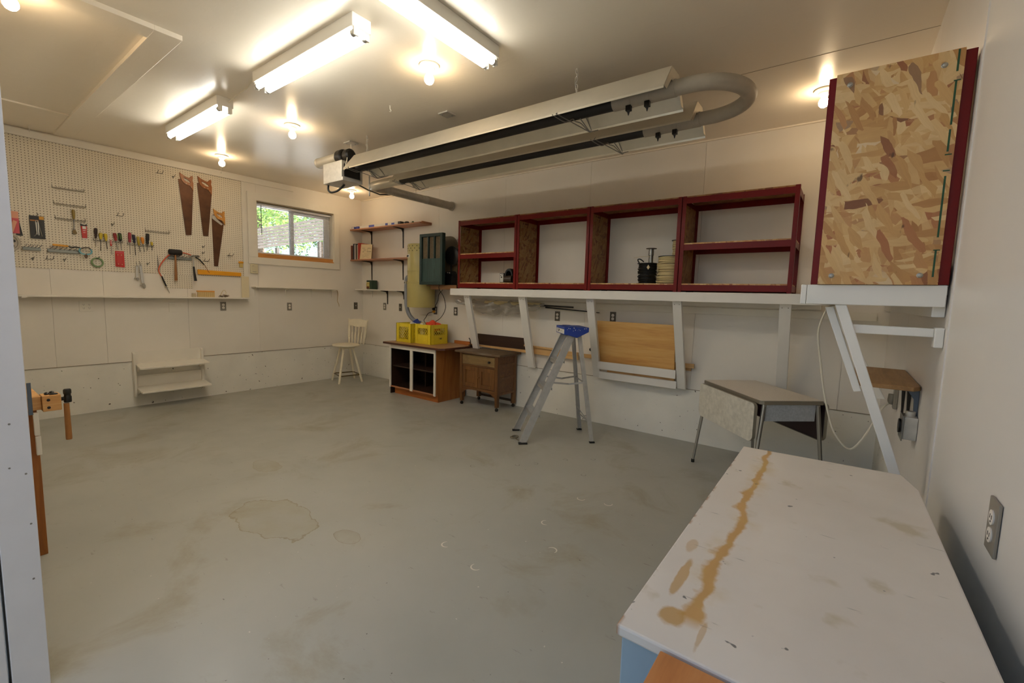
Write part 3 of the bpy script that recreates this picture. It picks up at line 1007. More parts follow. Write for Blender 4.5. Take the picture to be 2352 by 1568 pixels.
# end cabinet on the right wall, chipboard end turned to the camera
t = E('end_shelving_unit', 'red shelving unit on the right wall with a chipboard end panel facing the camera', 'shelving unit', (6.87, -2.0, 1.532))
xa, xb, ya, yb = 6.660, 7.072, -2.497, -1.57
w = .035
def angle(xx, sx, yy, sy, z0=1.532, z1=2.332, wy=.034):
    mb = MB()
    mb.box(min(xx, xx + sx * w), max(xx, xx + sx * w), min(yy, yy + sy * .0025), max(yy, yy + sy * .0025), z0, z1)
    mb.box(min(xx, xx + sx * .0025), max(xx, xx + sx * .0025), min(yy, yy + sy * wy), max(yy, yy + sy * wy), z0, z1)
    return mb
for xx, sx in ((xa, 1), (xb, -1)):
    for yy, sy in ((ya, 1), (yb, -1)):
        P('post', angle(xx, sx, yy, sy), RED, t, .001)
pn = P('end_panel', MB().box(6.684, 7.041, ya - .012, ya - .0005, 1.532, 2.336), OSB, t, label='chipboard end panel with green marker lines')
for bx_, bz in ((6.727, 2.290), (6.990, 2.290), (6.727, 1.566), (6.990, 1.566)):
    P('bolt', MB().lathe([(.0, 0), (.0095, 0), (.0095, .0012), (.0075, .002), (.0065, .005), (.003, .0065), (.0, .0065)], (bx_, ya - .012, bz), (0, -1, 0), 16), CHROME, pn, smooth=True)
mb = MB()
for z0, z1, x in ((2.262, 2.334, 7.024), (2.085, 2.232, 7.0245), (1.995, 2.07, 7.024), (1.70, 1.912, 7.026), (1.56, 1.655, 7.025), ):
    mb.box(x - .0028, x + .0028, ya - .0124, ya - .0115, z0, z1)
for z in (2.232, 1.985, 1.93, 1.655):
    mb.box(7.018, 7.036, ya - .0124, ya - .0115, z - .002, z + .002)
P('marker_line', mb, GREENINK, pn)
for zt in (1.612, 2.332):
    mb = MB()
    for xx, s in ((xa, 1), (xb, -1)):
        a, b = sorted((xx + s * .003, xx + s * .006))
        mb.box(a, b, ya + .003, yb - .003, zt - .066, zt - .012)
    for yy, s in ((ya, 1), (yb, -1)):
        a, b = sorted((yy + s * .003, yy + s * .006))
        mb.box(xa + .004, xb - .004, a, b, zt - .066, zt - .012)
    P('beam', mb, RED, t, .001)
    P('shelf_board', MB().box(xa + .007, xb - .007, ya + .007, yb - .007, zt - .0118, zt), OSB, t)

# ------------------------------------------------------------------ white wall shelf with braces
t = E('braced_shelf', 'long white wall shelf on slanted braces carrying the row of red units', 'shelf', (4.7, -.22, .55))
P('shelf_top', MB().box(2.62, 6.625, -.455, -.009, 1.495, 1.531), WHITEB, t, .002)
P('fascia', MB().box(2.62, 6.75, -.497, -.457, 1.444, 1.530), WHITEB, t, .003)
P('ledger', MB().box(2.62, 6.62, -.046, -.009, 1.405, 1.494), WHITEB, t, .003)
P('wall_cleat', MB().box(3.2, 7.0, -.022, -.009, 1.325, 1.392), WHITE, t, .002)
for xt, xb_, wd in ((2.868, 2.755, .095), (3.742, 3.655, .10), (4.625, 4.568, .088), (5.522, 5.512, .082), (6.392, 6.386, .085)):
    # board leaning out from the ledge to the fascia
    zb, zt, yb2, yt = .556, 1.446, -.052, -.455
    mb = MB()
    d = .040
    pts = [(-wd / 2, yb2 + .01, zb), (wd / 2, yb2 + .01, zb), (wd / 2, yt + d, zt), (-wd / 2, yt + d, zt)]
    q = [(x + (xb_ if i < 2 else xt), y, z) for i, (x, y, z) in enumerate(pts)]
    mb.prism(q, (0, -d, -.0))
    o = P('brace', mb, WHITEB, t, .003)
    for zz in (1.36, 1.39):
        pass
    mbs = MB()
    for sx in (-.022, .022):
        f = (1.415 - zb) / (zt - zb)
        yy = yb2 + .01 + (yt + d - yb2 - .01) * f - d
        xx = xb_ + (xt - xb_) * f + sx
        mbs.cyl((xx, yy - .0012, 1.415), (xx, yy + .002, 1.415), .0045, n=10)
    P('screw_head', mbs, PLATE, o)
# rack rails between the middle braces
def lean(z):   # y of the brace front at height z
    return -.082 + (-.455 + .082) * (z - .556) / .89
for z0, z1 in ((.665, .752), (.553, .632)):
    mb = MB()
    yy = lean((z0 + z1) / 2) - .002
    mb.box(4.612, 5.470, yy - .020, yy, z0, z1)
    P('rack_rail', mb, WHITEB, t, .002)

# right hand shelf
t = E('end_shelf', 'short white wall shelf on the right wall under the chipboard end cabinet', 'shelf', (6.86, -1.5, .81))
P('shelf_top', MB().box(6.67, XB - .010, -2.455, -.50, 1.495, 1.531), WHITEB, t, .002)
P('end_fascia', MB().box(6.650, 7.070, -2.497, -2.458, 1.452, 1.531), WHITEB, t, .003)
P('front_fascia', MB().box(6.629, 6.649, -2.497, -.50, 1.452, 1.531), WHITEB, t, .003)
P('ledger', MB().box(7.04, XB - .010, -2.455, -.02, 1.415, 1.494), WHITEB, t, .003)
mb = MB()
mb.prism([(6.748, -2.490, 1.452), (6.786, -2.490, 1.452), (7.010, -2.490, .795), (6.974, -2.490, .795)], (0, .038, 0))
P('brace', mb, WHITEB, t, .003)
mb = MB().prism([(6.715, -2.437, 1.440), (6.743, -2.437, 1.445), (6.863, -2.437, 1.105), (6.838, -2.437, 1.100)], (0, .04, 0))
P('brace_cleat', mb, WHITEB, t, .002)
P('cross_rail', MB().prism([(6.806, -2.470, 1.376), (7.052, -2.470, 1.373), (7.052, -2.470, 1.341), (6.818, -2.470, 1.341)], (0, .036, 0)), WHITEB, t, .003)
P('wall_block', MB().box(7.052, XB - .009, -2.485, -2.43, 1.304, 1.377), WHITEB, t, .003)
P('mid_brace', MB().prism([(6.70, -1.30, 1.452), (6.74, -1.30, 1.452), (7.02, -1.30, .90), (6.98, -1.30, .90)], (0, .038, 0)), WHITEB, t, .003)

# ------------------------------------------------------------------ things kept on and under the long shelf
t = E('plywood_sheet', 'orange plywood sheet standing in the white rack between two braces', 'plywood', (5.0, -.09, .64))
P('sheet', MB().prism([(4.60, -.105, .655), (5.44, -.105, .655), (5.44, -.16, 1.205), (4.58, -.16, 1.205)], (0, .012, 0)), PLY, t)
T('pine_offcut', MB().bar((4.70, -.085, .646), (5.44, -.085, .640), .03, .034), PINE, 'pine strip lying low in the rack below the plywood sheet', 'wood strip', bev=.002)
T('pine_offcut', MB().bar((4.372, -.066, .781), (5.62, -.066, .800), .02, .045), PINE, 'long pine strip poking out both sides of the plywood rack', 'wood strip', bev=.002)
T('pine_offcut', MB().bar((4.95, -.035, .762), (5.585, -.035, .760), .02, .030), PINE, 'shorter pine strip just under the long one, right of the plywood rack', 'wood strip', bev=.002)
T('hardboard_strip', MB().prism([(2.74, -.055, .775), (3.55, -.055, .772), (3.54, -.075, .922), (2.745, -.075, .925)], (0, .008, 0)), DKPANEL, 'dark brown hardboard strip behind the old washstand', 'panel')
T('pine_board', MB().prism([(2.76, -.075, .748), (4.31, -.075, .722), (4.31, -.075, .812), (3.66, -.075, .818), (3.66, -.075, .770), (2.76, -.075, .772)], (0, .018, 0)), PINE, 'pine board behind the ladder, resting across the lower braces', 'board', bev=.002)
T('moulding_strip', MB().bar((3.55, -.095, .832), (4.09, -.095, .820), .018, .022), PINE, 'thin pine moulding lying on top of the board behind the ladder', 'wood strip', bev=.002)
# plastic sheeting hung in a swag, rolled tube and black rods
t = E('plastic_sheeting', 'clear plastic sheeting bundled over a rail under the long shelf', 'plastic sheet', (3.2, -.16, 1.2))
mb = MB()
nx, nz = 34, 12
rr = random.Random(5)
gr = []
for i in range(nx + 1):
    u = i / nx
    x = 2.42 + u * 1.46
    dip = .045 + .165 * math.sin(PI * min(1, u * 1.02)) ** .8 * (1 - .28 * u)
    row = []
    for k in range(nz + 1):
        v = k / nz
        y = -.10 - .09 * math.sin(v * PI) - .025 * math.sin(u * 31 + v * 9) - .018 * rr.random()
        z = 1.385 - .01 * u - dip * v + .010 * math.sin(u * 43 + v * 5) + .006 * rr.random()
        row.append(mb.bm.verts.new((x, y, z)))
    gr.append(row)
for i in range(nx):
    for k in range(nz):
        mb.bm.faces.new((gr[i][k], gr[i + 1][k], gr[i + 1][k + 1], gr[i][k + 1]))
P('sheet', mb, POLY, t, smooth=True)
T('cardboard_tube', MB().lathe([(.020, 0), (.024, 0), (.024, .9), (.020, .9), (.020, .0)], (2.92, -.13, 1.358), (1, -.02, -.004), 18), CABLEC, 'cardboard tube rolled into the plastic sheeting under the long shelf', 'tube', smooth=True)
T('black_rod', MB().bar((3.845, -.14, 1.348), (4.26, -.14, 1.340), .022, .020), BLACK, 'upper black rod sticking out of the plastic sheeting', 'rod', bev=.002)
T('black_rod', MB().cyl((3.86, -.11, 1.326), (4.56, -.07, 1.290), .010, .006, 10), BLACK, 'lower, longer black rod sloping down from the plastic sheeting', 'rod', smooth=True)

ZS = 1.6105   # top of the units' bottom boards
def reel(name, label, mat, c, R, hgt, flange, seed, cat='cable reel', group=None, spool=None):
    t = E(name, label, cat, c, group=group)
    x, y, z = c
    spool = spool or BLACK
    P('flange', MB().lathe([(.0, 0), (flange, 0), (flange, .006), (.0, .006)], (x, y, z), n=32), spool, t, smooth=True)
    P('flange', MB().lathe([(.0, hgt - .006), (flange, hgt - .006), (flange, hgt), (.0, hgt)], (x, y, z), n=32), spool, t, smooth=True)
    rr = random.Random(seed)
    n = int((hgt - .02) / .0135)
    mb = MB()
    for k in range(n):
        zz = z + .012 + k * (hgt - .024) / max(1, n - 1)
        mb.torus((x + rr.uniform(-.004, .004), y + rr.uniform(-.004, .004), zz), R * rr.uniform(.94, 1.05), .0070, (rr.uniform(-.05, .05), rr.uniform(-.05, .05), 1), 28, 7)
    mb.cyl((x, y, z + .006), (x, y, z + hgt - .006), R * .86, n=28)
    P('cable', mb, mat, t, smooth=True)
    return t
r1 = reel('cable_reel', 'reel wound with black cable, under the small bare spool', CABLEB, (5.155, -.26, ZS), .085, .205, .100, 2)
P('loose_end', MB().tube(smoothpath([(5.10, -.34, ZS + .20), (5.085, -.35, ZS + .235), (5.11, -.35, ZS + .24), (5.14, -.33, ZS + .215)]), .006, 7), CABLEB, r1, smooth=True)
P('sticker', MB().prism([(5.195, -.347, ZS + .185), (5.211, -.341, ZS + .160), (5.195, -.347, ZS + .138), (5.181, -.349, ZS + .160)], (0, -.006, 0)), PAPER, r1)
reel('cable_reel', 'large reel of cream cable behind the black one, below the small cream reel', CABLEC, (5.375, -.235, ZS), .115, .27, .118, 3)
t = E('wire_spool', 'small nearly bare spool standing on the black cable reel', 'spool', (5.185, -.26, ZS + .206))
P('spool_core', MB().lathe([(.0, 0), (.036, 0), (.036, .004), (.022, .006), (.0215, .075), (.026, .078), (.024, .142), (.0, .142)], (5.185, -.26, ZS + .206), n=22), STEEL, t, smooth=True)
P('flange', MB().lathe([(.0, .142), (.052, .142), (.052, .147), (.0, .147)], (5.185, -.26, ZS + .206), n=26), plain('brown spool flange', '#4a3826', .5), t, smooth=True)
P('wire_end', MB().tube(smoothpath([(5.185, -.285, ZS + .27), (5.10, -.29, ZS + .272), (5.02, -.29, ZS + .262)]), .0018, 6), CABLEC, t)
reel('cable_reel', 'small reel of cream cable standing on top of the large cream reel', CABLEC, (5.43, -.21, ZS + .271), .045, .155, .062, 4)

t = E('gauge_box', 'small black and white box in the leftmost red unit beside the dark drum', 'box', (3.34, -.26, ZS))
P('case', MB().box(3.288, 3.352, -.30, -.235, ZS, ZS + .122), BLACK, t, .003)
mb = MB().box(3.295, 3.345, -.302, -.300, ZS + .012, ZS + .116)
fp = P('face_plate', mb, PAPERW, t)
P('dial_marks', MB().cyl((3.32, -.304, ZS + .072), (3.32, -.3015, ZS + .072), .010, n=12).box(3.303, 3.315, -.3035, -.3015, ZS + .088, ZS + .096).box(3.322, 3.337, -.3035, -.3015, ZS + .10, ZS + .106), BLACK, fp)
t = E('sander_drum', 'dark round drum shaped tool half behind the red post', 'tool', (3.44, -.25, ZS))
P('ring', MB().lathe([(.060, 0), (.085, 0), (.088, .02), (.085, .09), (.060, .09), (.056, .05), (.060, .0)], (3.455, -.34, ZS + .088), (.35, 1, 0), 30), BLACK, t, smooth=True)
P('rim', MB().torus((3.457, -.335, ZS + .088), .079, .004, (.35, 1, 0), 32, 7), CHROME, t, smooth=True)
P('drum', MB().lathe([(.0, 0), (.036, .0), (.042, .05), (.045, .1), (.0, .1)], (3.425, -.375, ZS + .045), (1, .25, 0), 26), plain('dark brown drum', '#3a2c22', .45), t, smooth=True)
P('base', MB().box(3.40, 3.53, -.375, -.25, ZS, ZS + .012), BLACK, t, .002)

# ------------------------------------------------------------------ corner shelves on the back wall
def bracket(parent, xc, z, dy, dz, mat, w=.02, name='bracket', y0=-.009):
    mb = MB()
    prof = [(y0, z), (y0 - dy, z), (y0 - dy, z - .006), (y0 - .035, z - .022), (y0 - .012, z - .06), (y0 - .006, z - dz), (y0, z - dz)]
    mb.prism([(xc - w / 2, y, zz) for y, zz in prof], (w, 0, 0))
    return P(name, mb, mat, parent, .001)
BRK = plain('dark bracket enamel', '#2b241d', .4, .3)
t = E('corner_shelf', 'upper reddish wood shelf in the far corner holding the long white box', 'shelf', (.88, -.13, 2.30), group='wood shelves in the far corner')
P('board', MB().box(.012, 1.745, -.247, -.010, 2.470, 2.490), SHELFW, t, .002)
P('end_cleat', MB().box(1.722, 1.745, -.20, -.010, 2.490, 2.508), SHELFW, t, .002)
for x in (.285, 1.095):
    bracket(t, x, 2.470, .20, .31, BRK)
t2 = E('corner_shelf', 'middle reddish wood shelf in the far corner holding the books', 'shelf', (.80, -.13, 1.75), group='wood shelves in the far corner')
P('board', MB().box(.012, 1.53, -.247, -.010, 1.970, 1.990), SHELFW, t2, .002)
for x in (.285, 1.095):
    bracket(t2, x, 1.970, .20, .31, BRK)
t3 = E('corner_shelf', 'lowest shelf in the far corner, painted white, with the green tin', 'shelf', (.75, -.09, 1.25), group='wood shelves in the far corner')
P('board', MB().box(.012, 1.47, -.165, -.010, 1.482, 1.500), WHITE, t3, .002)
for x, dz, mm in ((.285, .12, WHITE), (.705, .22, BRK), (1.115, .13, BRK)):
    bracket(t3, x, 1.482, .14, dz, mm)

# long slim boxes on the upper shelf
ZA = 2.4902
t = E('carton', 'long slim white and blue carton lying on the upper corner shelf', 'box', (.72, -.20, ZA))
P('body', MB().box(.272, 1.24, -.238, -.168, ZA, ZA + .040), PAPERW, t, .002)
P('blue_print', MB().box(.52, .66, -.2395, -.2375, ZA + .003, ZA + .036).box(.94, 1.0, -.2395, -.2375, ZA + .003, ZA + .036).box(1.09, 1.16, -.2395, -.2375, ZA + .004, ZA + .03), plain('blue print', '#4856a8', .5), t)
P('black_end', MB().box(1.241, 1.30, -.238, -.168, ZA, ZA + .041), CARDB, t, .002)
t = E('carton', 'small white box with blue ends nearest the corner on the upper shelf', 'box', (.06, -.2, ZA))
P('body', MB().box(.045, .125, -.238, -.18, ZA, ZA + .038), plain('blue carton', '#31408f', .5), t, .002)
P('label', MB().box(.055, .112, -.2395, -.2375, ZA + .006, ZA + .032), PAPERW, t)
T('carton', MB().box(.165, .240, -.238, -.18, ZA, ZA + .038), plain('deep blue carton', '#2b3a93', .5), 'small plain blue box between the white carton and the corner', 'box', bev=.002)
T('tool_pouch', MB().sphere((1.40, -.2, ZA + .018), .018, 2.8, 1.6, 1.0), LEATH, 'small black pouch right of the long carton on the upper shelf', 'pouch', smooth=True)
t = E('spray_nozzle', 'small green and white nozzle at the right end of the upper shelf', 'nozzle', (1.50, -.19, ZA))
P('body', MB().lathe([(.0, 0), (.014, 0), (.016, .02), (.010, .03), (.0, .032)], (1.53, -.19, ZA), n=14), plain('green nozzle', '#2f5a2f', .4), t, smooth=True)
P('tip', MB().sphere((1.49, -.19, ZA + .014), .013, 1.4), PAPERW, t, smooth=True)

# books
ZM = 1.9902
def book(label, x, w, d, hgt, cover, tilt=0, pages=True):
    t = E('book', label, 'book', (x, -.235 + d / 2, ZM), group='books on the middle corner shelf', rz=0, local=True)
    M = Matrix.Rotation(tilt, 4, 'Y')
    mb = MB()
    mb.box(0, .003, -d / 2, d / 2, 0, hgt, M).box(w - .003, w, -d / 2, d / 2, 0, hgt, M).box(.003, w - .003, -d / 2, -d / 2 + .003, 0, hgt, M)
    P('cover', mb, cover, t)
    if pages:
        P('pages', MB().box(.003, w - .003, -d / 2 + .003, d / 2 - .006, .004, hgt - .004, M), PAPER, t)
    return t
book('maroon book at the left end of the row, in the corner', .015, .036, .17, .235, MAROON)
book('slim brown book second from the corner', .054, .022, .16, .225, plain('brown book', '#5d3a1e', .5))
book('tall navy book beside the slim brown one', .080, .036, .19, .262, NAVY)
book('white backed thin book between the navy and black ones', .120, .026, .18, .25, SPINEW)
book('black ring bound book right of the white one', .150, .030, .19, .258, CARDB)
book('grey paper folder just left of the red album', .184, .028, .18, .24, plain('grey folder', '#a79c8c', .6))
book('red album behind the handwritten cream cover', .216, .040, .20, .268, plain('red album', '#a8352a', .45))
t = E('scrapbook', 'cream handwritten cover leaning face out against the red album', 'book', (.45, -.16, ZM), group='books on the middle corner shelf')
mb = MB().prism([(.262, -.236, ZM), (.535, -.205, ZM), (.520, -.172, ZM + .238), (.255, -.200, ZM + .252)], (.002, .012, .0))
P('cover', mb, PAPER, t)
mb = MB()
rr = random.Random(9)
def cov(u, v, dn=.0015):
    a = Vector((.262, -.236, ZM)).lerp(Vector((.535, -.205, ZM)), u)
    b = Vector((.255, -.200, ZM + .252)).lerp(Vector((.520, -.172, ZM + .238)), u)
    return a.lerp(b, v) + Vector((0, -dn, 0))
for v, spans, th in ((.72, ((.16, .40), (.58, .92)), .035), (.60, ((.28, .52), (.58, .66)), .04), (.48, ((.18, .36), (.44, .47), (.56, .94)), .045), (.36, ((.35, .9),), .016), (.27, ((.2, .34), (.42, .8)), .014), (.19, ((.22, .66),), .014), (.12, ((.2, .4), (.6, .85)), .012)):
    for a, b in spans:
        u = a
        while u < b - .01:
            w_ = rr.uniform(.018, .04)
            hh = th * rr.uniform(.5, 1.1)
            mb.face([cov(u, v), cov(min(b, u + w_), v), cov(min(b, u + w_), v + hh), cov(u, v + hh)])
            u += w_ + .012
P('handwriting', mb, INK, t)
P('spine', MB().bar((.537, -.20, ZM), (.522, -.168, ZM + .235), .006, .012), plain('dark spine', '#5b3f26', .6), t)

# green tin
t = E('paint_tin', 'square dark green tin with a yellow picture label on the lowest corner shelf', 'tin', (.39, -.09, 1.5003))
P('can', MB().box(.315, .470, -.145, -.04, 1.5003, 1.650), TING, t, .006)
P('label', MB().box(.318, .400, -.1468, -.1448, 1.512, 1.62), plain('yellow label', '#b9a24a', .5), t)
P('label_print', MB().box(.322, .396, -.1478, -.1464, 1.602, 1.618).sphere((.362, -.147, 1.572), .022, 1.4, .03, .6), TINL, t)
P('label_base', MB().box(.322, .392, -.1478, -.1464, 1.514, 1.545), plain('brown print', '#6b2a1c', .5), t)

# ------------------------------------------------------------------ vacuum canister
t = E('vacuum_canister', 'olive yellow central vacuum canister hung on the back wall', 'vacuum', (1.74, -.215, 1.25))
vx, vy = 1.745, -.215
P('tank', MB().lathe([(.0, 1.25), (.196, 1.25), (.202, 1.262), (.202, 1.60), (.0, 1.60)], (vx, vy, 0), n=40), TANK, t, smooth=True)
P('motor_shell', MB().lathe([(.0, 1.60), (.206, 1.60), (.208, 1.608), (.198, 1.616), (.198, 1.77), (.201, 1.772), (.201, 1.780), (.198, 1.782), (.198, 2.145), (.190, 2.16), (.0, 2.165)], (vx, vy, 0), n=40), TANK, t, smooth=True)
mb = MB()
for k in range(3):
    for i in range(18):
        a = 2 * PI * (i + .5 * (k % 2)) / 18
        c = Vector((vx + .1975 * math.cos(a), vy + .1975 * math.sin(a), 2.06 + k * .034))
        n = Vector((math.cos(a), math.sin(a), 0))
        mb.cyl(c, c + n * .002, .008, n=8)
P('vent_holes', mb, plain('vent hole', '#5f5630', .6), t)
a0, a1 = math.radians(205), math.radians(262)
mb = MB()
for zz0, zz1 in ((1.965, 2.012),):
    q = [(vx + .2 * math.cos(a0 + (a1 - a0) * i / 8), vy + .2 * math.sin(a0 + (a1 - a0) * i / 8)) for i in range(9)]
    for (xa_, ya_), (xb_, yb_) in zip(q, q[1:]):
        mb.face([(xa_, ya_, zz0), (xb_, yb_, zz0), (xb_, yb_, zz1), (xa_, ya_, zz1)])
P('badge', mb, TANKL, t, smooth=True)
mb = MB()
for a in (225, 231, 246, 252):
    r = math.radians(a)
    c = Vector((vx + .201 * math.cos(r), vy + .201 * math.sin(r), 1.988))
    mb.box(c.x - .007, c.x + .007, c.y - .003, c.y + .003, 1.976, 2.0)
P('badge_lettering', mb, INK, t)
P('latch', MB().box(1.60, 1.63, -.40, -.375, 1.585, 1.63), CHROME, t, .003)
P('wall_bracket', MB().box(1.70, 1.79, -.03, -.009, 1.35, 2.1), TANK, t, .002)
P('vacuum_hose', MB().tube(smoothpath([(1.56, -.235, 1.68), (1.52, -.25, 1.70), (1.475, -.255, 1.675), (1.463, -.255, 1.60), (1.460, -.255, 1.40), (1.468, -.25, 1.25), (1.490, -.22, 1.13), (1.53, -.18, 1.06), (1.585, -.15, 1.025), (1.64, -.13, 1.01)], 7), .030, 18), GREYH, t, smooth=True, label='grey hose')
P('hose_clamp', MB().lathe([(.033, 0), (.033, .02)], (1.462, -.255, 1.60), (0, 0, 1), 20), BLACK, t, smooth=True)

# ------------------------------------------------------------------ air filter box on its own little shelf
t = E('small_wood_shelf', 'small brown wooden shelf left of the red units carrying the green filter box', 'shelf', (2.35, -.2, 1.50))
P('board', MB().box(2.02, 2.60, -.36, -.010, 1.560, 1.578), wood('brown shelf board', '#5d3d22', '#76502e', '#866038', 'x', .5), t, .002)
P('bracket', MB().prism([(2.30, -.010, 1.56), (2.30, -.30, 1.56), (2.30, -.010, 1.53)], (.02, 0, 0)), BRK, t)
P('front_lip', MB().box(2.10, 2.60, -.36, -.345, 1.515, 1.560), wood('brown shelf lip', '#6a4626', '#845a33', '#8f673c', 'x', .5), t, .002)
t = E('air_filter_box', 'dark green framed filter box with three cloth slots and a fan behind it', 'air cleaner', (2.2, -.3, 1.5785))
x0, x1, z0, z1, yf = 1.965, 2.412, 1.5785, 2.270, -.445
fr = .042
mb = MB().box(x0, x0 + fr, yf, yf + .062, z0, z1).box(x1 - fr, x1, yf, yf + .062, z0, z1).box(x0 + fr, x1 - fr, yf, yf + .062, z0, z0 + fr).box(x0 + fr, x1 - fr, yf, yf + .062, z1 - fr, z1)
zm = 1.935
mb.box(x0 + .155, x0 + .175, yf + .004, yf + .05, zm, z1 - fr).box(x0 + .275, x0 + .295, yf + .004, yf + .05, zm, z1 - fr)
P('frame', mb, GREEN, t, .003)
P('lower_panel', MB().box(x0 + fr, x1 - fr, yf + .012, yf + .02, z0 + fr, zm), GREENS, t)
P('filter_cloth', MB().box(x0 + fr, x1 - fr, yf + .03, yf + .036, zm, z1 - fr), CLOTH, t)
P('back_box', MB().box(2.03, 2.26, yf + .062, -.27, z0, z1 - .02), plain('black green box', '#141b18', .5), t, .003)
mb = MB().prism([(2.02, -.14, z0), (2.40, -.14, z0), (2.40, -.14, 2.13)] + [(2.25 + .15 * math.cos(a), -.14, 2.12 + .145 * math.sin(a)) for a in [PI * .08 + PI * .4 * i / 8 for i in range(9)]] + [(2.02, -.14, 2.27)], (0, .01, 0))
P('shroud', mb, TANM, t)
P('fan', MB().lathe([(.0, 0), (.11, 0), (.128, .01), (.128, .05), (.11, .06), (.0, .06)], (2.375, -.24, 1.985), (0, 1, 0), 30), BLACK, t, smooth=True)
P('fan_stand', MB().box(2.345, 2.36, -.215, -.20, z0 + .1, 1.90), BLACK, t)
P('motor', MB().box(2.26, 2.42, -.26, -.16, z0, z0 + .12).lathe([(.0, 0), (.048, 0), (.048, .14), (.0, .14)], (2.28, -.21, z0 + .145), (1, 0, 0), 20), BLACK, t, .004)
P('bright_knobs', MB().sphere((2.33, -.255, z0 + .172), .010).sphere((2.37, -.258, z0 + .168), .010), CHROME, t, smooth=True)

# cords and outlets
def plate(name, label, loc, axis, kind='duplex', mat=None, group='wall outlets', cat='outlet', w=.071, hgt=.117):
    """wall plates: axis gives the way the plate looks"""
    rz = {'-y': 0, '+x': PI / 2, '-x': -PI / 2}[axis]
    t = E(name, label, cat, loc, rz, group, local=True)
    P('cover_plate', MB().box(-w / 2, w / 2, -.006, 0, -hgt / 2, hgt / 2), mat or PLATE, t, .002)
    if kind in ('duplex', 'quad'):
        for dx in ((0,) if kind == 'duplex' else (-.023, .023)):
            for dz in (-.0195, .0195):
                o = P('receptacle', MB().lathe([(.0, 0), (.0155, 0), (.0165, -.0085), (.0, -.0085)][::-1], (dx, 0, dz), (0, 1, 0), 20), PORC if kind == 'duplex' else WHITE, t, smooth=True)
                P('slots', MB().box(dx - .007, dx - .005, -.0092, -.0083, dz - .003, dz + .006).box(dx + .005, dx + .007, -.0092, -.0083, dz - .003, dz + .006).cyl((dx, -.0092, dz - .009), (dx, -.0083, dz - .009), .0025, n=8), INK, o)
    elif kind == 'switch':
        P('toggle', MB().box(-.005, .005, -.016, -.005, -.006, .012), PORC, t, .002)
    elif kind == 'blank':
        P('screw', MB().cyl((0, -.0075, .03), (0, -.005, .03), .003, n=8), mat or PLATE, t)
    return t
BP = plain('brown cover plate', '#5f584b', .45, .2)
plate('wall_outlet', 'duplex outlet on the pegboard wall below the right end of its shelf', (.009, -2.198, 1.208), '+x')
plate('wall_outlet', 'duplex outlet on the left wall below the thin shelf under the window', (.009, -1.296, 1.202), '+x')
plate('wall_outlet', 'white four socket outlet below the pegboard shelf at the left', (.009, -3.563, 1.21), '+x', 'quad', WHITE, w=.118)
plate('wall_plate', 'white blank cover plate below the pegboard shelf', (.009, -2.772, 1.196), '+x', 'blank', WHITE, cat='cover plate')
plate('light_switch', 'switch on the left wall right beside the far corner', (.009, -.149, 1.212), '+x', 'switch', BP, cat='switch')
plate('wall_outlet', 'leftmost outlet on the back wall under the lowest corner shelf', (.627, -.009, 1.222), '-y')
plate('light_switch', 'switch on the back wall between the outlet and the vacuum hose', (1.029, -.009, 1.222), '-y', 'switch', BP, cat='switch')
plate('wall_outlet', 'outlet behind the crates with the black and yellow plugs in it', (1.84, -.009, 1.205), '-y', mat=BP)
plate('wall_outlet', 'outlet on the back wall just left of the first slanted brace', (2.26, -.009, 1.21), '-y', mat=BP)
plate('wall_outlet', 'outlet above the top of the stepladder', (3.975, -.009, 1.222), '-y', 'duplex', BP)
plate('wall_outlet', 'outlet above the top edge of the plywood sheet', (4.70, -.009, 1.247), '-y', 'duplex', BP)
plate('wall_outlet', 'large looking outlet on the right wall beside the white bench', (XB - .009, -3.350, .985), '-x')
t = E('cord_plug', 'black plug and cord running from the filter box to the outlet', 'cord', (1.81, -.03, 1.2))
P('plug', MB().lathe([(.0, 0), (.016, 0), (.018, .03), (.008, .045), (.0, .045)], (1.835, -.018, 1.226), (-.4, -1, 0), 14), BLACK, t, smooth=True)
P('cord', MB().tube(smoothpath([(1.82, -.06, 1.226), (1.855, -.05, 1.25), (1.905, -.03, 1.35), (1.93, -.03, 1.45), (2.0, -.02, 1.52), (2.04, -.10, 1.556)]), .0042, 8), BLACK, t, smooth=True)
t = E('power_lead', 'yellow plug with a dark cord dropping into the crates', 'cord', (1.81, -.03, 1.0))
P('plug', MB().lathe([(.0, 0), (.017, 0), (.018, .03), (.008, .045), (.0, .045)], (1.835, -.018, 1.186), (-.3, -1, 0), 14), YTOOL, t, smooth=True)
P('cord', MB().tube(smoothpath([(1.82, -.06, 1.18), (1.78, -.10, 1.16), (1.79, -.16, 1.10), (1.84, -.24, 1.06), (1.95, -.30, 1.02)]), .0042, 8), BLACK, t, smooth=True)
T('hanging_cord', MB().tube(smoothpath([(2.30, -.385, 1.575), (2.29, -.375, 1.52), (2.25, -.24, 1.40), (2.26, -.22, 1.25), (2.20, -.25, 1.12), (2.10, -.29, 1.04), (2.10, -.32, 1.00)]), .0042, 8), BLACK, 'thin dark cord hanging from the filter box into the right crate', 'cord', smooth=True)
T('wall_junction_box', MB().box(1.555, 1.78, -.075, -.009, .955, 1.125), WHITE, 'white box on the back wall directly behind the crates', 'box', bev=.004)

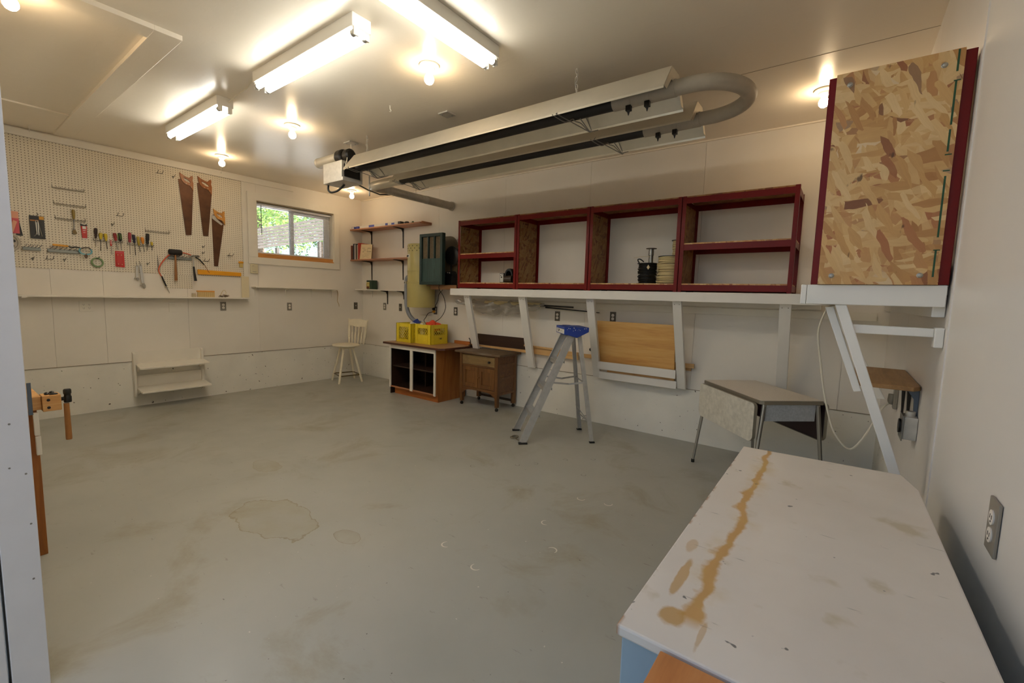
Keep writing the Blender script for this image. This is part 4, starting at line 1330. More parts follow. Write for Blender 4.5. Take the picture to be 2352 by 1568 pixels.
# ------------------------------------------------------------------ brown base cabinet
t = E('base_cabinet', 'brown open fronted base cabinet with white painted face frame under the crates', 'cabinet', (2.04, -.35, 0))
x0, x1, yf, yb, zb, zt = 1.565, 2.512, -.632, -.06, .100, .722
P('side_panel', MB().box(x0, x0 + .018, yf, yb, 0.0, zt), CABD, t, .001)  # left side takes the inside tone, so its colour carries the shade
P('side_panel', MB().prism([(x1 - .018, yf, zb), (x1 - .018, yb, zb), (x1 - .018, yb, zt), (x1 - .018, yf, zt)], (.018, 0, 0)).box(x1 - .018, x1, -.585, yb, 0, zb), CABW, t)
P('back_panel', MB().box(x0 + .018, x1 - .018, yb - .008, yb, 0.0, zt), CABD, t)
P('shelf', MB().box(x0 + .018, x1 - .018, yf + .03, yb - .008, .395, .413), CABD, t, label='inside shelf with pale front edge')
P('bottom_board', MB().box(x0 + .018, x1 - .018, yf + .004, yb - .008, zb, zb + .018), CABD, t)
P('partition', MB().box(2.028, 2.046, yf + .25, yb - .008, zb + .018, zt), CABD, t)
P('toe_kick', MB().box(x0 + .048, x1 - .002, -.587, -.569, 0, zb), KICK, t)
mb = MB().box(x0, x0 + .027, yf - .019, yf, zb - .004, zt).box(x1 - .027, x1 + .001, yf - .019, yf, zb - .006, zt).box(2.012, 2.062, yf - .019, yf, zb - .004, zt - .058).box(x0 + .027, x1 - .027, yf - .019, yf, zt - .058, zt)
P('face_frame', mb, WHITE, t, .0015)
P('front_rail', MB().box(x0 + .027, 2.012, yf - .012, yf, zb - .001, zb + .019).box(2.062, x1 - .027, yf - .012, yf, zb - .001, zb + .019), SHELFW, t)
P('worktop', MB().prism([(1.475, -.692, .7225), (2.615, -.690, .7225), (2.675, -.630, .7225), (2.675, -.045, .7225), (1.475, -.045, .7225)], (0, 0, .026)), DKEDGE, t)
P('laminate', MB().prism([(1.477, -.690, .7486), (2.614, -.688, .7486), (2.673, -.629, .7486), (2.673, -.047, .7486), (1.477, -.047, .7486)], (0, 0, .0024)), LAM, t)
ZC = .7512
T('backsplash_strip', MB().box(2.30, 2.60, -.075, -.047, ZC, ZC + .045).box(2.52, 2.66, -.10, -.076, ZC, ZC + .022), wood('orange strip', '#8d4c1e', '#a8622b', '#b87236', 'x', .5), 'orange stained strip along the back of the brown worktop', 'wood strip', bev=.002)
T('metal_hook', MB().tube(smoothpath([(2.655, -.13, ZC + .001), (2.665, -.13, ZC + .04), (2.655, -.13, ZC + .085), (2.635, -.13, ZC + .105)]), .006, 8).cyl((2.64, -.13, ZC), (2.68, -.13, ZC + .004), .015, n=10), BLACK, 'small dark metal hook standing at the right end of the brown worktop', 'hook', smooth=True)

# milk crates
def crate(label, loc, s=.325, hgt=.272, open_front=False):
    t = E('milk_crate', label, 'crate', loc, 0, 'yellow milk crates on the cabinet', local=True)
    th = .006
    h2 = s / 2
    wl = MB()
    lats = []
    for k in range(4):
        lat = MB()
        lats.append(lat)
        M = Matrix.Rotation(k * PI / 2, 4, 'Z')
        # corner column, rim, base band
        wl.box(-h2, -h2 + .055, -h2, -h2 + th, 0, hgt, M)
        wl.box(h2 - .055, h2, -h2, -h2 + th, 0, hgt, M)
        wl.box(-h2 + .055, h2 - .055, -h2, -h2 + th, hgt - .045, hgt, M)
        base = .035 if open_front else .125
        wl.box(-h2 + .055, h2 - .055, -h2, -h2 + th, 0, base, M)
        for zz in (.012, base + .0, hgt - .05):
            wl.box(-h2 - .003, h2 + .003, -h2 - .003, -h2, zz, zz + .006, M)
        for xx in (-h2 + .058, h2 - .062, -h2 + .01, h2 - .014):
            wl.box(xx, xx + .004, -h2 - .004, -h2, 0, hgt, M)
        # lattice between
        za, zb_ = base, hgt - .045
        span = s - .11
        step = .036
        rise = (zb_ - za)
        n = int((span + rise) / step) + 1
        for i in range(n):
            for sg in (1, -1):
                u0 = -h2 + .055 + i * step - rise * .75
                pts = []
                a = (u0, za)
                b = (u0 + rise * .75, zb_)
                # clip in u
                lo, hi = -h2 + .055, h2 - .055
                def clip(a, b):
                    (ua, va), (ub, vb) = a, b
                    if ub <= lo or ua >= hi:
                        return None
                    if ua < lo:
                        va += (vb - va) * (lo - ua) / (ub - ua); ua = lo
                    if ub > hi:
                        vb = va + (vb - va) * (hi - ua) / (ub - ua); ub = hi
                    return (ua, va), (ub, vb)
                c = clip(a, b)
                if not c:
                    continue
                (ua, va), (ub, vb) = c
                if abs(ua - ub) < .004:
                    continue
                p0 = M @ Vector((sg * ua, -h2 + th / 2, va))
                p1 = M @ Vector((sg * ub, -h2 + th / 2, vb))
                nrm = M.to_3x3() @ Vector((0, 1, 0))
                lat.bar(p0, p1, .0062, th * .8, nrm)
    P('walls', wl, YEL, t)
    for lat in lats:
        P('lattice', lat, YEL, t)
    P('floor_grid', MB().box(-h2 + th, h2 - th, -h2 + th, h2 - th, .006, .012), YEL, t)
    return t
cr1 = crate('left yellow milk crate with full height lattice, nearest the stool', (1.740, -.372, ZC + .001), open_front=True)
cr2 = crate('right yellow milk crate with solid lower band, red cloth showing over its rim', (2.098, -.334, ZC + .001))
mb = text_mesh("' AP", .036, Matrix.Translation((.1645, .02, .075)) @ Matrix.Rotation(PI / 2, 4, 'Z') @ Matrix.Rotation(PI / 2, 4, 'X'))
P('lettering', mb, INK, cr2)
# what is in the crates
T('blue_folder', MB().prism([(1.66, -.40, ZC + .02), (1.87, -.38, ZC + .02), (1.88, -.34, ZC + .27), (1.79, -.33, ZC + .335), (1.67, -.35, ZC + .27)], (0, .012, 0)), plain('blue folder', '#20347f', .5), 'blue pointed folder sticking up out of the left crate', 'folder')
def crumple(name, c, r, n, seed, mat, label, cat, sq=(1, 1, .7), amp=.35):
    rr = random.Random(seed)
    mb = MB()
    bmesh.ops.create_icosphere(mb.bm, subdivisions=3, radius=1)
    for v in mb.bm.verts:
        d = v.co.copy()
        k = 1 + amp * (math.sin(d.x * 5 + seed) * math.sin(d.y * 6 + 1.3 * seed) + .6 * math.sin(d.z * 9 + d.x * 7)) * .6 + rr.uniform(-.05, .05)
        v.co = Vector((d.x * r * sq[0] * k, d.y * r * sq[1] * k, d.z * r * sq[2] * k)) + Vector(c)
    return T(name, mb, mat, label, cat, smooth=False)
crumple('red_cloth', (2.10, -.30, ZC + .235), .105, 1, 4, ORANGE, 'crumpled orange red cloth in the right crate', 'cloth', (1.05, .8, .8))
crumple('white_cloth', (1.74, -.34, ZC + .215), .085, 1, 8, PAPERW, 'pale crumpled cloth in the left crate behind the blue folder', 'cloth', (1.1, 1, .8))
crumple('dark_rag', (2.13, -.30, ZC + .095), .105, 1, 6, plain('dark rag', '#2e2219', .9), 'dark rag filling the bottom of the right crate', 'cloth', (1.0, 1, .75), .2)
crumple('dark_rag', (1.74, -.41, ZC + .10), .09, 1, 3, plain('dark brown rag', '#332419', .9), 'dark rag seen through the lattice of the left crate', 'cloth', (1.2, .8, .85), .2)
T('white_carton', MB().box(2.00, 2.06, -.455, -.41, ZC + .02, ZC + .285), PAPERW, 'small white carton standing in the right crate by the red cloth', 'box', bev=.002)

# ------------------------------------------------------------------ old washstand
t = E('washstand', 'old brown oak washstand with one drawer and two doors', 'washstand', (3.08, -.25, 0))
X0, X1, Y0, Y1 = 2.765, 3.405, -.442, -.05
def leg(x, y, front):
    mb = MB()
    a = .024
    if front:
        mb.prism([(x - a, y - a, .70), (x + a, y - a, .70), (x + a, y - a, .235), (x + a * .7, y - a * .8, .05), (x - a * .7, y - a * .8, .05), (x - a, y - a, .235)], (0, 2 * a, 0))
    else:
        mb.box(x - a, x + a, y - a, y + a, .05, .70)
    return mb
for x in (X0 + .022, X1 - .022):
    for y in (Y0 + .022, Y1 - .022):
        lg = P('leg', leg(x, y, y < -.3), OAKV, t, .002)
        P('caster', MB().lathe([(.0, -.012), (.020, -.012), (.022, 0), (.020, .012), (.0, .012)], (x, y, .022), (1, 0, 0), 16).cyl((x, y, .03), (x, y, .052), .008, n=8), BLACK, lg, smooth=True)
P('top', MB().box(2.705, 3.462, -.482, -.030, .703, .726), OAKT, t, .003)
for xa_, xb_ in ((X0 + .004, X0 + .016), (X1 - .016, X1 - .004)):
    P('side_panel', MB().box(xa_, xb_, Y0 + .04, Y1 - .04, .20, .703), OAK, t)
    for zz in (.20, .40, .565, .673):
        P('side_rail', MB().box(xa_ - .006, xb_ + .006, Y0 + .044, Y1 - .044, zz, zz + .030), OAK, t, .002)
P('back_panel', MB().box(X0 + .04, X1 - .04, Y1 - .014, Y1 - .006, .20, .70), OAK, t)
P('bottom', MB().box(X0 + .016, X1 - .016, Y0 + .03, Y1 - .014, .225, .237), OAK, t)
P('rail', MB().box(X0 + .046, X1 - .046, Y0 + .002, Y0 + .022, .684, .703).box(X0 + .046, X1 - .046, Y0 + .002, Y0 + .022, .535, .555), OAK, t, .001)
# arched apron
n = 18
lo = [(X0 + .046 + (X1 - X0 - .092) * i / n, .232 - .06 * abs(2 * i / n - 1) ** 5 - .006) for i in range(n + 1)]
poly = [(x, Y0 + .002, z) for x, z in lo] + [(X1 - .046, Y0 + .002, .258), (X0 + .046, Y0 + .002, .258)]
P('apron', MB().prism(poly, (0, .018, 0)), OAK, t)
dr = P('drawer', MB().box(X0 + .050, X1 - .050, Y0 - .002, Y0 + .02, .558, .681), OAKL, t, .002, label='pale worn drawer front')
P('knob', MB().lathe([(.0, 0), (.009, 0), (.008, .012), (.016, .02), (.014, .03), (.0, .033)], (X1 - .125, Y0 - .002, .617), (0, -1, 0), 18), BLACK, dr, smooth=True)
for k, (xa_, xb_) in enumerate(((X0 + .050, 3.083), (3.088, X1 - .050))):
    mb = MB()
    f = .055
    mb.box(xa_, xa_ + f, Y0 + .000, Y0 + .018, .262, .532).box(xb_ - f, xb_, Y0 + .000, Y0 + .018, .262, .532)
    mb.box(xa_ + f, xb_ - f, Y0, Y0 + .018, .262, .262 + f * .9).box(xa_ + f, xb_ - f, Y0, Y0 + .018, .532 - f * .9, .532)
    d = P('door', mb, OAKV, t, .002)
    P('door_panel', MB().box(xa_ + f, xb_ - f, Y0 + .010, Y0 + .015, .262 + f * .9, .532 - f * .9), OAKV, d)
    if k:
        P('door_knob', MB().lathe([(.0, 0), (.007, 0), (.006, .008), (.011, .014), (.0, .02)], (xa_ + .014, Y0, .40), (0, -1, 0), 14), OAK, d, smooth=True)
P('stretcher', MB().box(X0 + .04, X1 - .04, Y1 - .05, Y1 - .025, .075, .100), DKPANEL, t)

# ------------------------------------------------------------------ cream swivel stool
t = E('swivel_stool', 'cream painted wooden swivel stool with spindle back standing in the far corner', 'stool', (.372, -.563, 0), 0, local=True)
def turned(p0, p1, r, prof, n=14):
    p0, p1 = Vector(p0), Vector(p1)
    L = (p1 - p0).length
    return MB().lathe([(r * a, L * b) for b, a in prof], p0, (p1 - p0), n)
LEGP = [(0, 0), (0, 1.0), (.16, 1.05), (.17, 1.3), (.20, 1.3), (.21, 1.0), (.36, 1.15), (.38, .85), (.40, 1.2), (.43, .85), (.46, 1.2), (.50, 1.25), (.62, 1.0), (.72, .8), (.9, .95), (1, .9), (1, 0)]
feet = [(-.231, -.124), (.153, -.238), (.213, .136), (-.133, .225)]
for fx, fy in feet:
    P('leg', turned((fx, fy, 0), (fx * .42, fy * .42, .545), .0165, LEGP), CREAM, t, smooth=True)
ring = []
fs = [Vector((fx * .87, fy * .87, .118)) for fx, fy in feet]
for i in range(4):
    a, b = fs[i], fs[(i + 1) % 4]
    pr_, nx_ = fs[i - 1], fs[(i + 1) % 4]
    d1 = (pr_ - a).normalized()
    d2 = (nx_ - a).normalized()
    out = a * 1.14
    out.z = a.z
    for k in range(5):
        u = k / 4
        ring.append((a + d1 * .07) * (1 - u) ** 2 + out * 2 * u * (1 - u) + (a + d2 * .07) * u ** 2)
P('foot_ring', MB().tube(ring, .0095, 8, closed=True), plain('brass brown ring', '#6b5a38', .4, .6), t, smooth=True, label='brownish metal foot ring')
P('swivel_plate', MB().lathe([(.0, .545), (.115, .545), (.115, .565), (.06, .568), (.06, .578), (.0, .578)], (0.03, -.01, 0), n=28), CREAM, t, smooth=True)
sc = Vector((.035, -.022))
def seat_ring(k, z):
    out = []
    for i in range(36):
        a = 2 * PI * i / 36
        r = .222 + .012 * math.cos(2 * a) - .016 * math.sin(a)
        out.append((sc.x + r * k * math.cos(a + .1), sc.y + r * k * .93 * math.sin(a + .1), z))
    return out
mb = MB()
lv = [seat_ring(.93, .580), seat_ring(1.0, .590), seat_ring(1.0, .604), seat_ring(.95, .613), seat_ring(.6, .606)]
vr = [[mb.bm.verts.new(p) for p in r] for r in lv]
for a, b in zip(vr, vr[1:]):
    for i in range(36):
        j = (i + 1) % 36
        mb.bm.faces.new((a[i], a[j], b[j], b[i]))
mb.bm.faces.new(vr[0][::-1])
mb.bm.faces.new(vr[-1])
P('seat', mb, CREAM, t, smooth=True)
BKP = [(0, 0), (0, .9), (.2, 1.2), (.22, .8), (.25, 1.2), (.5, 1.3), (.75, .9), (.77, 1.2), (.8, .9), (1, .9), (1, 0)]
SPP = [(0, 0), (0, .6), (.25, .8), (.45, 1.35), (.62, .9), (.63, .6), (1, .6), (1, 0)]
bl, br_ = Vector((-.150, .145, .61)), Vector((.215, .165, .61))
tl, tr = Vector((-.225, .198, .985)), Vector((.262, .205, .985))
for a, b in ((bl, tl), (br_, tr)):
    P('back_post', turned(a, b + (b - a).normalized() * .02, .0165, BKP), CREAM, t, smooth=True)
for i in range(1, 5):
    u = i / 5
    a = bl.lerp(br_, u)
    b = tl.lerp(tr, u)
    b = a + (b - a) * .78
    P('spindle', turned(a, b, .011, SPP, 10), CREAM, t, smooth=True)
mb = MB()
nn = 12
F = []
for i in range(nn + 1):
    u = i / nn
    c = tl.lerp(tr, u)
    z0_ = .885
    z1_ = .985 + .018 * math.sin(PI * u) + .006
    yy = .190 + .010 * math.sin(PI * u)
    F.append([mb.bm.verts.new(p) for p in ((c.x, yy - .008, z0_ + .006 * math.sin(PI * u * 3)), (c.x, yy + .008, z0_ + .006 * math.sin(PI * u * 3)), (c.x, yy + .021, z1_), (c.x, yy + .005, z1_))])
for a, b in zip(F, F[1:]):
    for k in range(4):
        mb.bm.faces.new((a[k], a[(k + 1) % 4], b[(k + 1) % 4], b[k]))
mb.bm.faces.new(F[0][::-1])
mb.bm.faces.new(F[-1])
P('crest_rail', mb, CREAM, t, .002)

# ------------------------------------------------------------------ aluminium stepladder
ang = math.atan2(.70, .713)
t = E('stepladder', 'small aluminium stepladder with blue plastic top standing open', 'ladder', (4.187, -1.045, 0), ang, local=True)
# local: +x from the steps to the rear legs, y across (negative = toward the camera's right)
HT = 1.085
def rail(p0, p1, w, d, side):
    """channel section: web on the outside, two flanges turned in"""
    p0, p1 = Vector(p0), Vector(p1)
    ax = (p1 - p0).normalized()
    yv = Vector((0, 1, 0))
    f = ax.cross(yv).normalized()          # across the rail in the x-z plane
    mb = MB()
    off = yv * side
    def slab(a0, a1, b0, b1):
        v = []
        for p in (p0, p1):
            for a, b in ((a0, b0), (a1, b0), (a1, b1), (a0, b1)):
                v.append(mb.bm.verts.new(p + f * a + off * b))
        for q in ((3, 2, 1, 0), (4, 5, 6, 7), (0, 1, 5, 4), (1, 2, 6, 5), (2, 3, 7, 6), (3, 0, 4, 7)):
            mb.bm.faces.new([v[i] for i in q])
    slab(-w / 2, w / 2, -.002, 0)
    slab(-w / 2, -w / 2 + .002, -d, -.002)
    slab(w / 2 - .002, w / 2, -d, -.002)
    slab(-.008, -.005, 0, .0015)
    slab(.005, .008, 0, .0015)
    return mb
FB, FT = .222, .150     # half widths at the foot and at the cap
xt = .478
for s in (1, -1):
    r_ = P('front_rail', rail((0, s * FB, .012), (xt, s * FT, HT), .070, .026, s), ALU, t)
    P('foot_pad', MB().box(-.042, .046, s * FB - .018, s * FB + .018, 0, .016), BLACK, r_, .003)
    r2 = P('rear_rail', rail((.707, s * .226, .012), (xt + .085, s * (FT - .02), HT - .01), .040, .022, s), ALU, t)
    P('foot_pad', MB().box(.680, .734, s * .226 - .016, s * .226 + .016, 0, .016), BLACK, r2, .003)
for k, zz in enumerate((.285, .555, .825)):
    f = (zz - .012) / (HT - .012)
    xx = xt * f
    hw = FB + (FT - FB) * f - .003
    mb = MB().box(xx - .032, xx + .048, -hw, hw, zz - .003, zz).box(xx - .032, xx - .030, -hw, hw, zz - .045, zz - .003).box(xx + .046, xx + .048, -hw, hw, zz - .028, zz - .003)
    for yy in [(-.8 + .2 * i) * hw for i in range(9)]:
        mb.box(xx - .03, xx + .046, yy - .002, yy + .002, zz, zz + .0012)
    P('step', mb, ALU, t)
    mbx = MB()
    for s in (1, -1):
        mbx.bar((xx - .01, s * (hw - .002), zz - .06), (xx - .01, s * (hw - .05), zz - .006), .018, .003, (1, 0, 0))
    P('step_brace', mbx, ALU, t)
# rear cross bars
for zz, th in ((.60, .012), (.20, .012)):
    f = (zz - .012) / (HT - .012)
    xx = .707 + (xt + .085 - .707) * f
    hw = .226 + (FT - .02 - .226) * f
    P('rear_bar', MB().bar((xx, -hw, zz), (xx, hw, zz), .018, .003, (1, 0, .15)), ALU, t)
# spreaders: folding side arms
for s in (1, -1):
    z1 = .60
    f = z1 / HT
    x_f = xt * f + .01
    x_r = .707 + (xt + .085 - .707) * f - .005
    hf = FB + (FT - FB) * f
    hr = .226 + (FT - .02 - .226) * f
    xm = (x_f + x_r) / 2 + .02
    mb = MB().bar((x_f, s * (hf - .004), z1 + .01), (xm, s * (hf - .03), z1 - .012), .003, .018, (0, 0, 1)).bar((xm, s * (hf - .03), z1 - .012), (x_r, s * hr, z1 + .008), .003, .018, (0, 0, 1))
    mb.cyl((xm, s * (hf - .04), z1 - .012), (xm, s * (hf - .02), z1 - .012), .007, n=10)
    P('spreader', mb, ALU, t)
# back slant braces low between the rear rails
P('rear_slant_brace', MB().bar((.655, .222, .285), (.69, -.05, .205), .012, .003, (1, 0, 0)).bar((.655, -.222, .285), (.69, .05, .205), .012, .003, (1, 0, 0)), ALU, t)
# blue cap
zc0, zc1 = HT + .012, HT + .080
mb = MB()
hw = FT + .022
side = [(xt - .085, 0), (xt - .085, .075), (xt + .165, .075), (xt + .165, .030), (xt + .045, -.030), (xt - .04, -.005)]
for s in (1, -1):
    mb.prism([(x, s * hw, HT + z) for x, z in side], (0, -s * .007, 0))
mb.box(xt - .085, xt + .165, -hw + .007, hw - .007, HT + .058, HT + .075)
mb.box(xt - .085, xt - .079, -hw + .007, hw - .007, HT + .0, HT + .058)
mb.box(xt + .159, xt + .165, -hw + .007, hw - .007, HT + .030, HT + .058)
mb.box(xt - .03, xt + .05, -hw + .03, hw - .03, HT + .075, HT + .081)
cap = P('top_cap', mb, BLUE, t, .004, label='blue plastic top cap')
lb = P('cap_label', MB().box(xt - .0865, xt - .0852, -hw + .006, hw - .02, HT + .008, HT + .052), PAPERW, cap)
mb = MB()
for y0, y1, z0, z1 in ((.02, .045, .026, .046), (.06, .075, .016, .03), (.085, .10, .028, .046), (.05, .055, .02, .044), (-.06, -.03, .03, .034)):
    mb.box(xt - .0872, xt - .0864, y0, y1, HT + z0, HT + z1)
P('label_print', mb, INK, lb)
rr = random.Random(2)
mb = MB()
for k in range(16):
    s = -1
    x = xt + rr.uniform(-.06, .14)
    z = HT + rr.uniform(.035, .07)
    mb.cyl((x, s * hw - .0006, z), (x, s * hw + .002, z), rr.uniform(.002, .005), n=8)
P('paint_spots', mb, PAPERW, cap)
T('wire_coil', MB().torus((4.165, -1.105, .008), .048, .0035, (0, .1, 1), 26, 6, .7).torus((4.175, -1.10, .016), .042, .0035, (.1, 0, 1), 26, 6, .7).tube(smoothpath([(4.20, -1.13, .012), (4.25, -1.15, .008), (4.30, -1.10, .006)]), .0035, 6), plain('dull brass wire', '#75694f', .4, .6), 'small coil of dull wire on the floor at the foot of the stepladder', 'wire', smooth=True)

# ------------------------------------------------------------------ drop leaf table
a = math.atan2(-.747, .664)
t = E('drop_leaf_table', 'small grey laminate drop leaf table with chrome legs and both leaves down', 'table', (6.278, -.695, 0), a, local=True)
L, Wd, zt = .392, .236, .76
P('top', MB().box(-L, L, -Wd, Wd, zt - .004, zt), TABLET, t, .001)
c = .02
P('edge_band', MB().prism([(-L - .003, -Wd - .002, zt - .032), (L - c, -Wd - .002, zt - .032), (L + .003, -Wd + c, zt - .032), (L + .003, Wd + .002, zt - .032), (-L - .003, Wd + .002, zt - .032)], (0, 0, .0275)), plain('ribbed metal edge', '#857c6b', .4, .2), t, .002)
def leaf(sy):
    z0, z1 = .452, .736
    xa, xb_ = -.372, .392
    pts = []
    r1, r2 = .03, .05
    def cor(cx, cz, r, a0):
        return [(cx + r * math.cos(a0 + k * PI / 12), cz + r * math.sin(a0 + k * PI / 12)) for k in range(7)]
    pts += cor(xb_ - r1, z1 - r1, r1, 0) + cor(xa + r1, z1 - r1, r1, PI / 2) + cor(xa + r2, z0 + r2, r2, PI) + cor(xb_ - r2, z0 + r2, r2, 1.5 * PI)
    y = -Wd - .050 if sy < 0 else Wd + .050
    o = P('leaf', MB().prism([(x, y, z) for x, z in pts], (0, -sy * .004, 0)), TABLEL, t, label='hanging table leaf')
    e = P('leaf_edge', MB().ringprism([(x, y - sy * .001, z) for x, z in pts], [(.0 + (x) * .985, y - sy * .001, .594 + (z - .594) * .965) for x, z in pts], (0, -sy * .024, 0)), plain('leaf edge band', '#8d8573', .4, .2), o)
    P('leaf_underside', MB().prism([(x * .99, y - sy * .0045, .594 + (z - .594) * .97) for x, z in pts], (0, -sy * .014, 0)), WINE, o)
    mb = MB()
    for xx in (-.22, .22):
        mb.bar((xx, -sy * -Wd * 1.0 if False else sy * (Wd - .02), zt - .040), (xx, y - sy * .02, zt - .05), .03, .003)
    P('hinge', mb, STEEL, o)
    return o
leaf(-1)
leaf(1)
P('apron', MB().box(L - .020, L - .012, -Wd + .045, Wd - .045, .605, zt - .033), TABLEA, t)
P('apron', MB().box(-L + .012, -L + .020, -Wd + .045, Wd - .045, .605, zt - .033), TABLEA, t)
for sy in (-1, 1):
    P('apron', MB().box(-L + .02, L - .02, sy * (Wd - .03) - .004, sy * (Wd - .03) + .004, .63, zt - .033), WINE, t)
for sx in (-1, 1):
    for sy in (-1, 1):
        p0 = (sx * (L - .012), sy * (Wd - .030), zt - .034)
        p1 = (sx * .412, sy * .285, .014)
        lg = P('leg', MB().tube([p1, p0], .0145, 16, radii=[.0115, .0150]), CHROME, t, smooth=True)
        P('leg_groove', MB().tube([(p1[0] + sx * .0135, p1[1], p1[2]), (p0[0] + sx * .0150, p0[1], p0[2] - .01)], .0022, 6), BLACK, lg)
        P('foot_cap', MB().lathe([(.0, 0), (.014, 0), (.015, .004), (.014, .03), (.0, .03)], (p1[0], p1[1], 0), n=14), BLACK, lg, smooth=True)

# ------------------------------------------------------------------ white topped bench at the right
t = E('work_bench', 'low bench with stained white top and pale blue body at the lower right', 'bench', (6.762, -3.43, 0))
zb = .900
P('bench_top', MB().prism([(6.512, -4.028, zb - .020), (6.512, -2.832, zb - .020), (6.975, -2.800, zb - .020), (7.006, -2.930, zb - .020), (7.020, -4.028, zb - .020)], (0, 0, .020)), benchtop(), t, .004)
P('bench_body', MB().box(6.520, 7.010, -4.020, -2.94, 0, zb - .020), BLUEC, t, .003)
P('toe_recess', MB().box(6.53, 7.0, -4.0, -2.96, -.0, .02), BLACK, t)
T('plywood_flap', MB().prism([(6.590, -4.035, .884), (6.590, -4.42, .884), (6.95, -4.42, .884), (6.95, -4.035, .884)], (0, 0, .014)), BOARD, 'orange plywood flap at the near end of the white topped bench', 'board', bev=.002)
T('flap_bracket', MB().prism([(6.76, -4.021, .60), (6.76, -4.022, .884), (6.76, -4.36, .884), (6.76, -4.36, .86)], (.03, 0, 0)), STEEL, 'steel bracket on the bench carrying the orange plywood flap', 'bracket')

# ------------------------------------------------------------------ oak shelf low on the right wall
t = E('oak_shelf', 'short brown oak shelf low on the right wall behind the white brace', 'shelf', (6.96, -1.8, .9))
P('board', MB().prism([(6.855, -1.475, 1.086), (7.076, -1.475, 1.086), (7.076, -2.105, 1.086), (7.050, -2.150, 1.086), (6.855, -2.150, 1.086)], (0, 0, .020)), OAKR, t, .003)
for yy, mm in ((-1.56, BRK), (-1.80, BRK), (-2.06, plain('blue grey bracket', '#5d6672', .4, .4))):
    mb = MB()
    prof = [(7.078, 1.086), (6.90, 1.086), (6.90, 1.082), (7.04, 1.074), (7.062, 1.04), (7.072, .86), (7.078, .86)]
    mb.prism([(x, yy - .011, z) for x, z in prof], (0, .022, 0))
    P('bracket', mb, mm, t, .001)
t = E('junction_box', 'open galvanised outlet box fixed low on the right wall below the oak shelf', 'junction box', (7.06, -2.06, .9))
P('box_body', MB().box(7.030, 7.078, -2.135, -2.030, .868, .968), GALV, t, .003)
P('cover', MB().prism([(7.026, -2.145, .862), (7.026, -2.022, .862), (7.026, -2.022, .974), (7.026, -2.145, .974)], (.004, 0, 0)), STEEL, t)
P('round_receptacle', MB().lathe([(.0, 0), (.030, 0), (.032, .008), (.0, .008)], (7.026, -2.083, .918), (-1, 0, 0), 22), BLACK, t, smooth=True)
P('knockouts', MB().lathe([(.014, 0), (.018, 0), (.018, .02), (.014, .02)], (7.055, -2.083, .968), (0, 0, 1), 14), GALV, t, smooth=True)
# white cord looping to a wall plug
t = E('extension_lead', 'white cord looping down from the corner shelf to a plug on the right wall', 'cord', (6.85, -1.35, .6))
P('cord', MB().tube(smoothpath([(6.745, -1.28, 1.448), (6.700, -1.38, 1.43), (6.664, -1.40, 1.29), (6.690, -1.40, 1.10), (6.723, -1.40, .917), (6.762, -1.40, .76), (6.803, -1.40, .66), (6.872, -1.38, .585), (6.925, -1.35, .64), (6.975, -1.31, .75), (7.01, -1.28, .84), (7.035, -1.25, .868), (7.05, -1.245, .875)], 7), .0058, 9), CORDW, t, smooth=True)
P('plug', MB().lathe([(.0, 0), (.012, .0), (.020, .02), (.022, .06), (.0, .062)], (7.050, -1.245, .868), (.1, 0, 1), 16), plain('grey plug', '#8f887b', .5), t, smooth=True)
P('wall_socket', MB().box(7.058, 7.078, -1.275, -1.215, .845, .965), PLATE, t, .003)

# ------------------------------------------------------------------ white step shelf on the left wall
t = E('step_shelf', 'white two tier slanted shelf fixed low on the left wall', 'shelf', (.15, -2.83, .12))
yl, yr = -3.195, -2.465
for y in (yl, yr - .03):
    poly = [(.002, y, .125), (.050, y, .125), (.060, y, .20), (.060, y, .645), (.002, y, .665)]
    P('upright', MB().prism(poly, (0, .026, 0)), WHITE, t, .002)
P('back_board', MB().box(.004, .018, yl + .026, yr - .03, .47, .662), WHITE, t)
P('back_board', MB().box(.004, .018, yl + .026, yr - .03, .22, .375), WHITE, t)
for z, d in ((.478, .235), (.196, .275)):
    P('tread', MB().prism([(.018, yl + .02, z + .026), (d, yl + .02, z - .006), (d, yr + .004, z - .006), (.018, yr + .004, z + .026)], (0, 0, .018)), WHITE, t, .002)
    for y in (yl + .03, yr - .05):
        P('tread_bracket', MB().prism([(.02, y, z + .02), (.16, y, z + .003), (.02, y, z - .06)], (0, .018, 0)), WHITE, t)

# ------------------------------------------------------------------ wooden workbench behind the jamb
t = E('wooden_workbench', 'wooden workbench with a vise, mostly hidden behind the white jamb', 'workbench', (3.45, -4.39, 0))
P('bench_slab', MB().box(2.9, 3.47, -4.495, -4.345, .795, .865), PINEY, t, .003)
P('leg', MB().box(3.415, 3.445, -4.402, -4.362, 0, .795), wood('orange brown leg', '#7a4519', '#96591f', '#a86a2c', 'z', .45), t, .003)
P('leg', MB().box(2.93, 2.96, -4.402, -4.362, 0, .795), HICK, t, .003)
j = P('vise_jaw', MB().box(3.40, 3.49, -4.344, -4.274, .785, .868), PINEY, t, .003)
P('bolt', MB().lathe([(.0, 0), (.007, 0), (.007, .002), (.0, .003)], (3.49, -4.322, .845), (1, 0, 0), 12), BLACK, j)
P('bolt', MB().lathe([(.0, 0), (.007, 0), (.007, .002), (.0, .003)], (3.49, -4.322, .805), (1, 0, 0), 12), BLACK, j)
P('guide_rod', MB().sphere((3.445, -4.322, .872), .010, 1.8, 1.0, .8).sphere((3.42, -4.300, .872), .010, 1.8, 1, .8).sphere((3.47, -4.300, .870), .010, 1.0, 1.8, .8), BLACK, j, smooth=True)
P('vise_screw', MB().cyl((3.46, -4.276, .838), (3.46, -4.245, .838), .010, n=12), BLACK, t)
